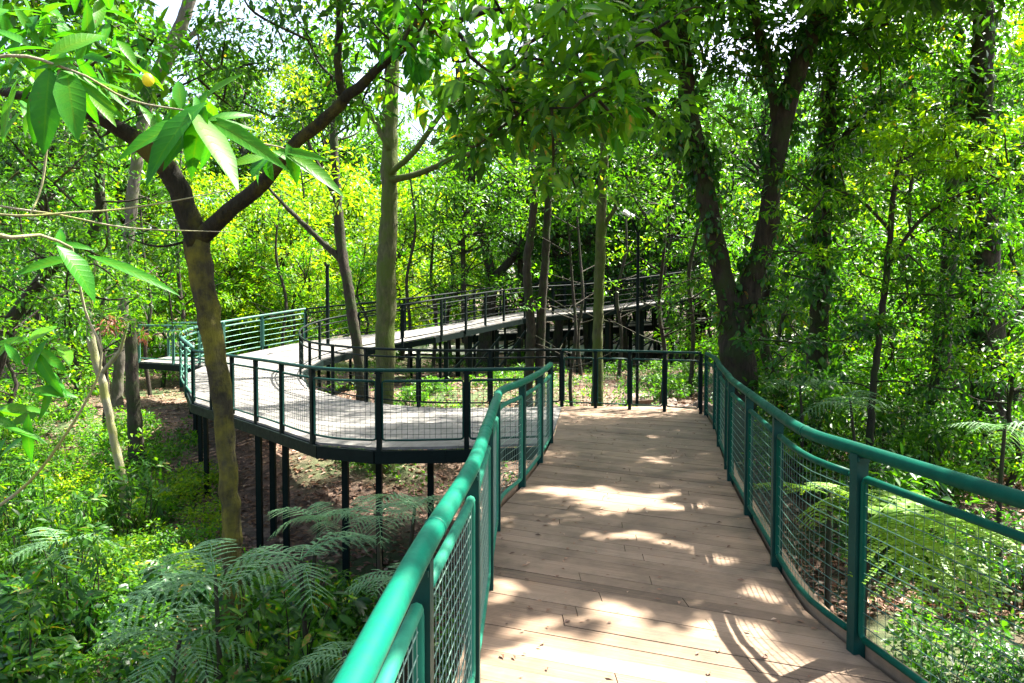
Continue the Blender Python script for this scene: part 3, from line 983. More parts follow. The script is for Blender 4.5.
# ---- the leaning forked tree at the left
hero('forked_tree', 'mossy leaning tree forking into two dark limbs beside the platform front', 'tree', 'bark_moss', 'leaf_mid', [
    dict(p=[(238, 690), (233, 580), (229, 480), (222, 400), (208, 310), (196, 240)], d=7.2, r=[11.5, 10.2, 9.8, 10, 10.5, 11.5], base=True, s=18, lump=0.13),
    dict(p=[(197, 246), (184, 205), (168, 168), (140, 143), (108, 122), (60, 104), (0, 92)], d=7.2, r=[12, 11, 10, 8, 6, 4], e=6.6),
    dict(p=[(198, 240), (226, 214), (262, 185), (290, 150), (330, 115), (368, 78), (402, 48), (440, 26), (500, 10)], d=7.2, r=[9.5, 8.2, 7, 6, 5.5, 4.8, 4.2, 3.4, 2], e=6.0),
    dict(p=[(345, 102), (337, 60), (340, 20), (332, -40)], d=6.85, r=[4.5, 4, 3.5, 3], e=6.8),
    dict(p=[(400, 49), (450, 25), (470, 55), (500, 80)], d=6.3, r=[3, 2.5, 2, 1.2], e=6.0),
    dict(p=[(404, 44), (430, 0), (470, -60)], d=6.3, r=[4, 3, 2.5]),
], [
    dict(rect=(395, -30, 620, 120), d=(5.4, 7.0), n=26, r=0.42, per=62, L=0.17, kind='lance', tone=(0.35, 0.25), asp=0.36),
    dict(rect=(440, 60, 600, 190), d=(5.6, 7.2), n=14, r=0.32, per=46, L=0.15, kind='lance', tone=(0.4, 0.3), asp=0.36),
    dict(rect=(560, -30, 720, 130), d=(6.0, 8.5), n=18, r=0.45, per=70, L=0.15, tone=(0.5, 0.3)),
    dict(rect=(60, -330, 460, -60), d=(6.0, 10.0), n=60, r=0.6, per=120, L=0.14, tone=(0.35, 0.2)),
    dict(rect=(180, -120, 420, 20), d=(5.6, 7.5), n=22, r=0.5, per=80, L=0.13, tone=(0.35, 0.2)),
    dict(rect=(190, -10, 345, 120), d=(7.0, 8.8), n=30, r=0.34, per=95, L=0.085, tone=(0.25, 0.22)),
    dict(rect=(340, 0, 420, 110), d=(7.0, 8.6), n=10, r=0.3, per=80, L=0.10, tone=(0.3, 0.25)),
    dict(rect=(-30, -40, 150, 120), d=(6.0, 7.6), n=22, r=0.4, per=80, L=0.12, tone=(0.4, 0.25)),
    dict(rect=(0, 120, 130, 260), d=(7.0, 9.0), n=12, r=0.4, per=80, L=0.09, tone=(0.25, 0.2)),
    dict(rect=(540, 10, 625, 125), d=(5.2, 6.2), n=7, r=0.24, per=26, L=0.17, kind='lance', tone=(0.8, 0.2), asp=0.38, mat='leaf_glossy'),
    dict(rect=(395, -10, 560, 60), d=(5.2, 6.2), n=7, r=0.28, per=24, L=0.17, kind='lance', tone=(0.5, 0.2), asp=0.38, mat='leaf_glossy'),
    dict(rect=(30, 0, 160, 100), d=(5.2, 6.2), n=9, r=0.3, per=40, L=0.14, kind='lance', tone=(0.7, 0.2), asp=0.38, mat='leaf_glossy'),
], 101, bark2='bark_limb')

# ---- the straight olive trunk in the loop
hero('straight_tree', 'straight olive green trunk rising through the middle of the walkway loop', 'tree', 'bark_olive', 'leaf_bright', [
    dict(p=[(383, 500), (385, 400), (386, 300), (389, 200), (391, 100), (394, 0), (396, -120), (397, -220)], d=14.5, r=[11, 10, 9.7, 8.5, 7.2, 6.2, 5, 3.5], base=True, s=16),
    dict(p=[(389, 180), (420, 173), (455, 157), (490, 148), (520, 120)], d=14.4, r=[4, 3, 2.5, 1.8, 1]),
    dict(p=[(388, 174), (414, 152), (440, 116), (462, 92), (480, 60)], d=14.4, r=[3.5, 3, 2.4, 2, 1]),
    dict(p=[(389, 150), (368, 108), (345, 85)], d=14.4, r=[3.5, 2.5, 1.2]),
    dict(p=[(393, 60), (420, 10), (470, -60)], d=14.4, r=[4, 3.2, 2]),
    dict(p=[(394, 20), (360, -40), (310, -90)], d=14.4, r=[4, 3.2, 2]),
], [
    dict(rect=(300, -220, 520, -20), d=(12.5, 16.5), n=26, r=0.8, per=150, L=0.15, tone=(0.45, 0.25)),
    dict(rect=(420, 40, 560, 190), d=(13.5, 16), n=14, r=0.55, per=110, L=0.13, tone=(0.5, 0.25)),
    dict(rect=(310, 20, 375, 120), d=(13.5, 16), n=5, r=0.45, per=70, L=0.12, tone=(0.4, 0.25)),
], 102)

# ---- thin bent tree behind
hero('thin_tree', 'thin bent dark trunk just left of the straight olive tree', 'tree', 'bark_dark', 'leaf_yellow', [
    dict(p=[(362, 385), (357, 345), (350, 300), (342, 250), (337, 200), (334, 130), (337, 60), (342, -20)], d=18.2, r=[6, 5.5, 5.5, 5, 4.5, 4, 3.5, 2.5], base=True),
    dict(p=[(345, 265), (312, 232), (285, 206), (262, 180)], d=18.2, r=[3.5, 2.8, 2, 1]),
    dict(p=[(338, 200), (318, 165), (300, 120)], d=18.2, r=[3, 2, 1]),
], [
    dict(rect=(250, 70, 350, 230), d=(17, 21), n=16, r=0.6, per=110, L=0.15, tone=(0.5, 0.25)),
    dict(rect=(290, -80, 400, 60), d=(17, 20), n=10, r=0.7, per=100, L=0.15, tone=(0.5, 0.25)),
], 103)

hero('forked_grey_tree', 'grey tree with a wide fork just behind the climbing walkway', 'tree', 'bark_dark', 'leaf_bright', [
    dict(p=[(486, 345), (489, 310), (492, 278)], d=30, r=[8, 7, 6.5], base=True),
    dict(p=[(492, 280), (484, 240), (474, 190), (462, 120), (455, 30)], d=30, r=[5.5, 4.5, 4, 3, 2]),
    dict(p=[(492, 278), (506, 266), (522, 244), (536, 205), (545, 140)], d=30, r=[5, 4.5, 4, 3, 2]),
], [
    dict(rect=(410, 80, 570, 235), d=(28, 33), n=26, r=1.1, per=120, L=0.26, tone=(0.5, 0.25)),
    dict(rect=(420, -40, 600, 90), d=(28, 33), n=20, r=1.2, per=120, L=0.26, tone=(0.4, 0.25)),
], 104)

hero('slender_tree', 'pair of slender dark stems crossing in front of the upper walkway', 'tree', 'bark_dark', 'leaf_mid', [
    dict(p=[(528, 392), (531, 330), (527, 270), (534, 200), (529, 120), (524, 20)], d=16.8, r=[5, 4.5, 4, 4, 3, 2], base=True),
    dict(p=[(540, 392), (541, 320), (546, 250), (549, 190), (563, 120), (580, 30)], d=16.9, r=[5, 4.5, 4, 3.5, 3, 2], base=True),
], [
    dict(rect=(490, 60, 620, 210), d=(15.5, 18.5), n=20, r=0.55, per=110, L=0.13, tone=(0.4, 0.25)),
    dict(rect=(490, -80, 640, 60), d=(15, 18.5), n=14, r=0.7, per=110, L=0.14, tone=(0.45, 0.25)),
], 105)

hero('slim_tree', 'slim grey green trunk left of the lamp post', 'tree', 'bark_olive', 'leaf_mid', [
    dict(p=[(597, 408), (598, 330), (600, 250), (603, 180), (607, 100), (612, 0)], d=15.2, r=[6, 5.2, 5, 4.6, 4, 3], base=True),
    dict(p=[(601, 230), (620, 200), (640, 160)], d=15.2, r=[2.5, 2, 1]),
], [
    dict(rect=(560, 90, 680, 220), d=(14.5, 17.5), n=22, r=0.55, per=110, L=0.13, tone=(0.3, 0.22)),
    dict(rect=(560, -80, 700, 90), d=(14, 17.5), n=16, r=0.7, per=110, L=0.14, tone=(0.4, 0.25)),
], 106)

# ---- the big double trunk at right
hero('double_trunk_tree', 'massive dark ivy covered tree splitting into two trunks behind the right railing', 'tree', 'bark_dark', 'leaf_mid', [
    dict(p=[(738, 398), (736, 350), (739, 312)], d=12, r=[18, 16, 17], base=True, s=18, lump=0.16),
    dict(p=[(737, 330), (725, 285), (712, 225), (700, 160), (688, 105), (684, 50), (680, -30), (670, -120)], d=12, r=[12, 10.5, 10, 9, 8, 7, 6, 4], s=14),
    dict(p=[(742, 330), (752, 282), (768, 220), (776, 160), (784, 118), (797, 70), (815, 28), (832, -15), (850, -80)], d=12, r=[12, 10.5, 10, 9, 9.5, 9, 8, 7, 5], s=14),
    dict(p=[(778, 120), (772, 90), (760, 40), (745, -30)], d=12, r=[6, 5, 4, 3]),
    dict(p=[(700, 160), (660, 120), (630, 95)], d=12, r=[4, 3, 1.5], e=11),
    dict(p=[(684, 60), (640, 20), (600, -30)], d=12, r=[5, 4, 2.5], e=10),
], [
    dict(rect=(620, -60, 770, 90), d=(11.5, 14), n=30, r=0.55, per=105, L=0.14, tone=(0.4, 0.28)),
    dict(rect=(610, 60, 770, 230), d=(12.3, 14.2), n=36, r=0.42, per=85, L=0.12, tone=(0.35, 0.25)),
    dict(rect=(800, 20, 890, 230), d=(12, 14), n=26, r=0.45, per=85, L=0.13, tone=(0.5, 0.28)),
    dict(rect=(400, -260, 650, 10), d=(8.6, 11.4), n=26, r=0.6, per=110, L=0.15, tone=(0.4, 0.25)),
    dict(rect=(560, -320, 900, -60), d=(9, 14), n=40, r=0.85, per=130, L=0.16, tone=(0.4, 0.25)),
    dict(rect=(640, 230, 720, 330), d=(11.6, 12.6), n=10, r=0.3, per=60, L=0.11, tone=(0.35, 0.25)),
], 107, ivy=(160, 0.24, 30, 0.13))

hero('ivy_tree', 'dark ivy wrapped trunk right of the double trunk tree', 'tree', 'bark_dark', 'leaf_dark', [
    dict(p=[(815, 398), (820, 300), (822, 230), (826, 150), (830, 80), (836, -20), (838, -120)], d=14, r=[10, 9, 9, 8.5, 8, 7, 5], base=True, s=14),
    dict(p=[(826, 160), (860, 120), (910, 80)], d=14, r=[4, 3, 1.5]),
], [
    dict(rect=(790, 60, 900, 250), d=(13, 15.5), n=18, r=0.45, per=80, L=0.13, tone=(0.45, 0.28)),
    dict(rect=(780, -160, 960, 60), d=(12, 16), n=26, r=0.8, per=120, L=0.16, tone=(0.55, 0.25)),
], 108, ivy=(100, 0.32, 32, 0.15))

hero('short_trunk_tree', 'short leaning dark stem at the foot of the double trunk tree', 'tree', 'bark_dark', 'leaf_dark', [
    dict(p=[(782, 396), (768, 362), (762, 330), (766, 290), (775, 250)], d=12.8, r=[7, 5.5, 4.5, 4, 2], base=True),
], [dict(rect=(745, 235, 810, 300), d=(12.4, 13.6), n=7, r=0.3, per=60, L=0.11, tone=(0.4, 0.3))], 109)

hero('shaded_tree', 'dark upright trunk in the shade among the right hand shrubs', 'tree', 'bark_dark', 'leaf_mid', [
    dict(p=[(938, 400), (944, 320), (949, 250), (952, 190), (956, 120), (960, 30)], d=13, r=[9, 7.5, 7, 6.5, 5.5, 4], base=True),
    dict(p=[(952, 190), (990, 160), (1030, 140)], d=13, r=[3, 2.5, 1]),
], [
    dict(rect=(870, 0, 1060, 130), d=(11.5, 15), n=30, r=0.6, per=100, L=0.16, tone=(0.55, 0.25), mat='leaf_bright'),
    dict(rect=(840, -20, 940, 50), d=(15, 18), n=14, r=0.6, per=100, L=0.17, tone=(0.8, 0.25), mat='leaf_yellow'),
    dict(rect=(880, -180, 1100, 0), d=(10, 15), n=26, r=0.8, per=120, L=0.16, tone=(0.5, 0.25)),
], 110)

hero('thick_tree', 'thick black trunk near the right end of the view', 'tree', 'bark_dark', 'leaf_dark', [
    dict(p=[(990, 430), (988, 340), (986, 270), (981, 200), (980, 120), (984, 0)], d=11.5, r=[17, 15, 14, 13, 11, 9], base=True, s=16),
], [
    dict(rect=(930, 190, 1060, 400), d=(11, 12.5), n=22, r=0.38, per=70, L=0.11, tone=(0.15, 0.15)),
    dict(rect=(930, 0, 1080, 190), d=(9.5, 12.5), n=22, r=0.55, per=90, L=0.13, tone=(0.5, 0.25)),
], 111, ivy=(50, 0.36, 30, 0.12))

hero('yellow_leaved_tree', 'small tree with layered yellow green leaves lit by sun on the right', 'tree', 'bark_dark', 'leaf_lime', [
    dict(p=[(872, 400), (880, 330), (888, 260), (893, 200), (900, 150)], d=10.8, r=[3.5, 3, 3, 2.6, 1.5], base=True),
    dict(p=[(886, 270), (920, 220), (970, 190), (1010, 175)], d=10.8, r=[2, 1.8, 1.5, .8], e=9.8),
    dict(p=[(890, 230), (860, 200), (835, 190)], d=10.8, r=[2, 1.5, .8]),
], [
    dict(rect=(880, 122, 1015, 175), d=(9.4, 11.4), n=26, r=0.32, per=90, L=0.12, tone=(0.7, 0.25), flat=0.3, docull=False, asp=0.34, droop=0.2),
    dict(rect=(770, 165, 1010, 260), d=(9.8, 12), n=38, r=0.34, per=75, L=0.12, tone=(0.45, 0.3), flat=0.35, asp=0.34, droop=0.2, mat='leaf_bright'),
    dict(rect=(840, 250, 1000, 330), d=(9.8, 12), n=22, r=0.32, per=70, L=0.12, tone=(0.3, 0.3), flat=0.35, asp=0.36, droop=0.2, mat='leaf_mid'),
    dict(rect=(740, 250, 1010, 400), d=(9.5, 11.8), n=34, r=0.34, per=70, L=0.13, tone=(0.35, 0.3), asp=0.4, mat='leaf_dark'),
], 112)

# ---- left background trunks
hero('bare_trunk', 'upright brown trunk topped by withered reddish fronds in the left undergrowth', 'tree', 'bark_dark', 'leaf_red', [
    dict(p=[(140, 485), (133, 400), (131, 345), (129, 318)], d=16, r=[7.5, 6.5, 6, 6], base=True),
], [dict(rect=(105, 312, 145, 335), d=(15.6, 16.4), n=5, r=0.26, per=45, L=0.2, tone=(0.5, 0.3), asp=0.22, droop=0.9)], 113, twig=False)
hero('pale_sapling', 'thin pale yellow sapling with a crooked stem at the left', 'tree', 'bark_pale', 'leaf_bright', [
    dict(p=[(124, 492), (114, 440), (103, 385), (92, 345), (89, 300), (96, 260)], d=12.5, r=[4.5, 4, 4, 4, 3.5, 2], base=True),
    dict(p=[(100, 375), (120, 350), (128, 322)], d=12.5, r=[2.5, 2, 1]),
], [dict(rect=(55, 235, 150, 330), d=(11.8, 13.4), n=12, r=0.38, per=80, L=0.10, tone=(0.55, 0.25))], 114)
hero('leaning_tree', 'dark trunk leaning in from the left border of the view', 'tree', 'bark_dark', 'leaf_mid', [
    dict(p=[(-40, 470), (-12, 390), (14, 318), (46, 274), (90, 238), (100, 190), (92, 120), (88, 20)], d=9.5, r=[8, 7, 6.5, 5.5, 5, 4.5, 4, 3], base=True),
], [dict(rect=(-40, 230, 80, 340), d=(7.4, 9.2), n=20, r=0.32, per=80, L=0.085, tone=(0.3, 0.25)),
    dict(rect=(-40, 120, 190, 330), d=(9, 12), n=60, r=0.40, per=110, L=0.085, tone=(0.22, 0.25)),
    dict(rect=(-40, -60, 160, 130), d=(9, 11.5), n=18, r=0.5, per=95, L=0.10, tone=(0.4, 0.25))], 115)
hero('tall_pale_tree', 'tall pale grey trunk against the white sky at the upper left', 'tree', 'bark_grey', 'leaf_dark', [
    dict(p=[(118, 380), (128, 250), (138, 150), (152, 88), (172, 48), (192, -10), (205, -80)], d=21, r=[5, 5, 5.5, 6.5, 7, 6, 4], base=True),
    dict(p=[(168, 55), (200, 30), (240, 18)], d=21, r=[3, 2.5, 1]),
], [dict(rect=(190, -20, 330, 120), d=(19, 23), n=16, r=0.65, per=80, L=0.13, tone=(0.3, 0.22)),
    dict(rect=(150, 120, 330, 210), d=(20, 24), n=10, r=0.6, per=70, L=0.14, tone=(0.4, 0.22))], 116)


# ---- trees just outside the frame whose crowns shade the boardwalk
def shade_tree(label, x, y, H, seed, rects, leaf='leaf_mid'):
    lr = np.random.default_rng(seed)
    t = thing('broadleaf_tree', label, 'tree', (x, y, float(terr(x, y))))
    mb = MB(); cm = MB(); loc = np.array(t.location)
    P = np.array([[0, 0, -0.2], [0.1, 0.1, 1.5], [-0.1, 0.2, H * 0.55], [-0.5, 0.1, H]])
    Q, R = smooth_path(P, [0.26, 0.22, 0.17, 0.1], step=0.2)
    tube(mb, Q, R, 12, lump=0.08, lr=lr)
    pts = []
    for (x0, y0, z0, x1, y1, z1, n, r, per, L) in rects:
        for _ in range(n):
            c = np.array([lr.uniform(x0, x1), lr.uniform(y0, y1), lr.uniform(z0, z1)])
            pts.append(c - loc)
            clump(cm, c - loc, r * lr.uniform(.6, 1.3), int(per * lr.uniform(.7, 1.3)), L, lr, origin=loc, tone=(0.45, 0.25))
    twigs(mb, Q[len(Q) // 2:], pts, lr, r0=0.016, origin=loc)
    obj('trunk', mb, 'bark_dark', t, smooth=True)
    obj('crown', cm, leaf, t)


shade_tree('broad tree just right of the view whose branches shade the near boardwalk', 6.6, 5.2, 7.0, 201,
           [(2.6, 2.2, 4.6, 6.6, 8.0, 7.6, 190, 0.60, 190, 0.19), (2.2, 6.0, 6.0, 7.0, 14.0, 9.0, 230, 0.65, 160, 0.19)])


# ------------------------------------------------------------------ generic trees of the forest behind
def make_tree(label, seed, H, crown_r, low, nb, per, L, leaf, bark, r0=0.18, tone=(0.45, 0.22), group=None, clr=1.0):
    lr = np.random.default_rng(seed)
    t = thing('tree', label, 'tree', group=group)
    mb = MB(); cm = MB()
    k = 6
    P = [np.array([0, 0, -0.4])]
    for i in range(1, k):
        P.append(np.array([lr.normal(0, 0.22), lr.normal(0, 0.22), H * i / (k - 1) * 0.95]))
    Q, R = smooth_path(P, np.linspace(r0, r0 * 0.25, k), step=0.45)
    R = R * (1 + 0.5 * np.exp(-(Q[:, 2] + 0.4) / 0.5))
    tube(mb, Q, R, 8, lump=0.06, lr=lr)
    for b in range(nb):
        u = lr.uniform(0, 1)
        z = H * (low + (1 - low) * u)
        q = Q[np.argmin(abs(Q[:, 2] - z * 0.85))]
        a = lr.uniform(0, 2 * math.pi)
        rr = crown_r * math.sqrt(max(0.12, 1 - (2 * u - 0.9) ** 2 * 0.8)) * lr.uniform(0.35, 1.0)
        e = np.array([math.cos(a) * rr, math.sin(a) * rr, z + lr.normal(0, 0.3)])
        m = (q + e) / 2 + np.array([0, 0, -0.08 * rr]) + lr.normal(0, 0.12, 3)
        BQ, BR = smooth_path([q, m, e], [0.055 * r0 / 0.18, 0.035 * r0 / 0.18, 0.012], n=4)
        tube(mb, BQ, BR, 5, cap=False)
        clump(cm, e, clr * lr.uniform(0.7, 1.25), int(per * lr.uniform(.6, 1.3)), L, lr, docull=False, tone=tone, flat=0.6)
        if lr.random() < 0.5:
            clump(cm, m, clr * 0.7, int(per * 0.5), L, lr, docull=False, tone=tone, flat=0.6)
    obj('trunk', mb, bark, t, smooth=True)
    obj('crown', cm, leaf, t)
    return t


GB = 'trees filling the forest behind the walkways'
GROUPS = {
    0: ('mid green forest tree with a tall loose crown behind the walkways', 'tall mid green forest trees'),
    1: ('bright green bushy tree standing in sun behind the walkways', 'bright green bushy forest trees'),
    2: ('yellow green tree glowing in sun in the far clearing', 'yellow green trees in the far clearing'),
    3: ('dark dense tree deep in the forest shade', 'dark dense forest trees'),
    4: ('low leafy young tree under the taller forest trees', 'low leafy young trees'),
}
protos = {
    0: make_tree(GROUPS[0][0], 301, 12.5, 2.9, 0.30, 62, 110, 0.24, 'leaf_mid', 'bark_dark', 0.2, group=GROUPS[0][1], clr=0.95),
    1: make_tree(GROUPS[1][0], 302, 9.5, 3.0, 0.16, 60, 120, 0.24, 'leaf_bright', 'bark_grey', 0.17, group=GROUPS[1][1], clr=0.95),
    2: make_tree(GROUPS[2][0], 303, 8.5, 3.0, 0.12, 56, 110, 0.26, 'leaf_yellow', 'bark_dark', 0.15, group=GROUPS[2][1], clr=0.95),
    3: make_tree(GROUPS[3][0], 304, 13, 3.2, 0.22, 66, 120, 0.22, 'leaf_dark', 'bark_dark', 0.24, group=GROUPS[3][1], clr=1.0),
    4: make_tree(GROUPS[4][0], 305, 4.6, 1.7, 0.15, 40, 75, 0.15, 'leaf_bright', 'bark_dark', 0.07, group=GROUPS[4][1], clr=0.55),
}
GROUPS[5] = ('thin dark bare stem rising among the trees behind the loop', 'thin bare stems behind the loop')
def make_stem():
    lr = np.random.default_rng(311)
    t = thing('thin_tree', GROUPS[5][0], 'tree', group=GROUPS[5][1])
    mb = MB(); cm = MB()
    Q, R = smooth_path([[0, 0, -0.4], [0.15, 0.1, 1.8], [-0.05, 0.0, 3.6], [0.3, -0.1, 5.6], [0.2, 0.2, 8]], [0.085, 0.07, 0.065, 0.05, 0.03], step=0.3)
    tube(mb, Q, R, 8, lump=0.06, lr=lr)
    for k in range(9):
        q = Q[lr.integers(len(Q) // 3, len(Q) - 2)]
        a = lr.uniform(0, 6.28); ln = lr.uniform(0.8, 2.2)
        e = q + np.array([math.cos(a) * ln, math.sin(a) * ln, ln * lr.uniform(0.3, 1.1)])
        BQ, BR = smooth_path([q, (q + e) / 2 + lr.normal(0, 0.15, 3), e], [0.03, 0.02, 0.008], n=5)
        tube(mb, BQ, BR, 5, cap=False)
        if e[2] > 4: clump(cm, e, 0.7, 60, 0.18, lr, docull=False, flat=0.6)
    obj('trunk', mb, 'bark_dark', t, smooth=True); obj('crown', cm, 'leaf_bright', t)
    return t
protos[5] = make_stem()
used = {}


def place(kind, x, y, sc=1.0, rz=None, sink=0.0):
    p = protos[kind]
    o = p if kind not in used else copy_tree(p)
    used[kind] = 1
    o.location = (x, y, float(terr(x, y)) - sink)
    o.rotation_euler = (0, 0, random.uniform(0, 6.28) if rz is None else rz)
    o.scale = (sc, sc, sc * random.uniform(0.92, 1.1))
    return o


def on_deck(x, y, m=1.0):
    for A, B in ((OUT, INN), (BN, BF), (SN, SF)):
        a, b = ribbon_fn(A, B)
        c = (a + b) / 2
        d = np.linalg.norm(c[:, :2] - np.array([x, y]), axis=1)
        i = d.argmin()
        if d[i] < np.linalg.norm(a[i] - b[i]) / 2 + m: return True
    return False


# (kind, px column, distance, scale)
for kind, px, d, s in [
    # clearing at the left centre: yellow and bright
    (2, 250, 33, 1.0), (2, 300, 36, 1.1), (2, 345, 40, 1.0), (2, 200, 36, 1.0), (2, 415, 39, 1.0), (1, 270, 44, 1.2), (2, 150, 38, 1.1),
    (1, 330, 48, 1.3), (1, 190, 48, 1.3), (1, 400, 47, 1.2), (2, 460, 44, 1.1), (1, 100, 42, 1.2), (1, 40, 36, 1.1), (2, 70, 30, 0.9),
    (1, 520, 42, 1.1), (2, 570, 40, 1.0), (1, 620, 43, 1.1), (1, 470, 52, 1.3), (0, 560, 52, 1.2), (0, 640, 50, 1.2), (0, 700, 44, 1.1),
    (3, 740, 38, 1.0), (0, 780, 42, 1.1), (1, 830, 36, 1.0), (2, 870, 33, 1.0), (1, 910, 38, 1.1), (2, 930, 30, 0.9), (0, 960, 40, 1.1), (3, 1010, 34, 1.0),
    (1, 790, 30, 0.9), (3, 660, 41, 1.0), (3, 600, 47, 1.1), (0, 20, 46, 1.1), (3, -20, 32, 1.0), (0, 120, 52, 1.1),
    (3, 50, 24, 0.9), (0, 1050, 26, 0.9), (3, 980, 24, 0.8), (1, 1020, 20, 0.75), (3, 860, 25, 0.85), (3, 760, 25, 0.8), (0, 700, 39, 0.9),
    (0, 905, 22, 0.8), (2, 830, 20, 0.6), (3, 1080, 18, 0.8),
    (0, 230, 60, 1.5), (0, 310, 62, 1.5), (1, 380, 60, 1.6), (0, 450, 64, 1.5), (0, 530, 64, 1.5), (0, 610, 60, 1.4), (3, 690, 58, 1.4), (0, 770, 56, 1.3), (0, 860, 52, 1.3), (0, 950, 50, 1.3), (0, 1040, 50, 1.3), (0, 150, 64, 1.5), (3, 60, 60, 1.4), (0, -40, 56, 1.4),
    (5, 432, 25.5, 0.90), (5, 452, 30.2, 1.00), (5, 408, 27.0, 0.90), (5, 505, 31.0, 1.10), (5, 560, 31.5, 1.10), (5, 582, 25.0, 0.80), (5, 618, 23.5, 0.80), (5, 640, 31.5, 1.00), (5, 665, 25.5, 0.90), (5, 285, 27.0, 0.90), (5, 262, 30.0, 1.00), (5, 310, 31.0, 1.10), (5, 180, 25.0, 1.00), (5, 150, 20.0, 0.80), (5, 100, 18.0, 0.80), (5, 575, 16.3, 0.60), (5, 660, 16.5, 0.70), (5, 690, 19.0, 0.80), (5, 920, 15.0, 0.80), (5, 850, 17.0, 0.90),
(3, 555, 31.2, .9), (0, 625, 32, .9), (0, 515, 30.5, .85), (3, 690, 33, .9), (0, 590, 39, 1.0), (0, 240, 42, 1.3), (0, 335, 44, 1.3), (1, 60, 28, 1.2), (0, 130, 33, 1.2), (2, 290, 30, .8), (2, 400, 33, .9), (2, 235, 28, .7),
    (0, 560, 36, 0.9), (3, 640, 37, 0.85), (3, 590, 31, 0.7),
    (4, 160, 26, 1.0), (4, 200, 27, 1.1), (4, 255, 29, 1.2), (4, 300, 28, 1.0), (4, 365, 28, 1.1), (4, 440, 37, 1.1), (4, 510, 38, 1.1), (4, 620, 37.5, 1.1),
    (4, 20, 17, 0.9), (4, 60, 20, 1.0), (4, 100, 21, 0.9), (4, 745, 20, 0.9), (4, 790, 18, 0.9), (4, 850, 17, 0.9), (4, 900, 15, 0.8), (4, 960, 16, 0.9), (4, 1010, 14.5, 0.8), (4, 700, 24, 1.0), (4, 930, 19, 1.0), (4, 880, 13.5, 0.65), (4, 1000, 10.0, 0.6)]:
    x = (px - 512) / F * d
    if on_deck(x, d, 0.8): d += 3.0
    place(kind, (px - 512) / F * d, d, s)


for kind, x, y, sc_ in ((3, 3.9, 30.85, .8), (3, 6.6, 31.9, .85), (0, -1.5, 27.2, .75), (3, 9.2, 33.0, .8)):
    place(kind, x, y, sc_)

# ------------------------------------------------------------------ shrubs
def make_shrub(label, name, seed, r, h, n, per, L, leaf, group, kind='diamond', tone=(0.45, 0.25), asp=0.45):
    lr = np.random.default_rng(seed)
    t = thing(name, label, 'shrub', group=group)
    mb = MB(); cm = MB()
    for i in range(n):
        a = lr.uniform(0, 6.28); rr = r * math.sqrt(lr.uniform(0, 1))
        e = np.array([math.cos(a) * rr, math.sin(a) * rr, h * lr.uniform(0.25, 1.0) * (1 - 0.35 * (rr / r) ** 2)])
        q = np.array([e[0] * 0.15, e[1] * 0.15, -0.1])
        Q, R = smooth_path([q, (q + e) / 2 + lr.normal(0, 0.05, 3), e], [0.012, 0.009, 0.004], n=4)
        tube(mb, Q, R, 5, cap=False)
        clump(cm, e, r * lr.uniform(0.22, 0.42), int(per * lr.uniform(.7, 1.3)), L, lr, docull=False, tone=tone, kind=kind, asp=asp, flat=0.75)
    obj('stems', mb, 'bark_dark', t, smooth=True)
    obj('foliage', cm, leaf, t)
    return t


SH = {
    'f': make_shrub('dark broad leaved plant in the shade at the bottom of the ravine', 'shrub', 406, 0.6, 0.8, 12, 20, 0.2, 'leaf_dark', 'dark broad leaved plants in the ravine', kind='lance', asp=0.6),
    'g': make_shrub('tall loose shrub with long leaves in the left ravine', 'shrub', 407, 0.6, 1.5, 16, 26, 0.16, 'leaf_mid', 'tall loose shrubs in the left ravine', kind='lance', asp=0.3),
    'a': make_shrub('mid green leafy shrub in the ravine undergrowth at the left', 'shrub', 401, 0.75, 0.9, 20, 42, 0.10, 'leaf_mid', 'shrubs in the left ravine'),
    'b': make_shrub('bright green leafy shrub catching sun in the left ravine', 'shrub', 402, 0.7, 0.75, 18, 48, 0.085, 'leaf_bright', 'bright shrubs in the left ravine'),
    'c': make_shrub('dark green shrub in the deep shade right of the boardwalk', 'shrub', 403, 0.85, 1.15, 24, 42, 0.10, 'leaf_dark', 'dark shrubs right of the boardwalk'),
    'd': make_shrub('broad leaved shrub among the trees right of the boardwalk', 'shrub', 404, 0.8, 1.2, 20, 32, 0.15, 'leaf_mid', 'broad leaved shrubs on the right', asp=0.4),
    'e': make_shrub('low shrub growing on the slope behind the railings', 'shrub', 405, 0.7, 0.6, 16, 46, 0.10, 'leaf_mid', 'low shrubs behind the railings'),
}
sused = {}


def put_shrub(k, x, y, s=1.0):
    o = SH[k] if k not in sused else copy_tree(SH[k])
    sused[k] = 1
    o.location = (x, y, float(terr(x, y)) - 0.05)
    o.rotation_euler = (0, 0, random.uniform(0, 6.28))
    q = s * random.uniform(0.85, 1.15)
    o.scale = (q, q, q * random.uniform(0.85, 1.15))


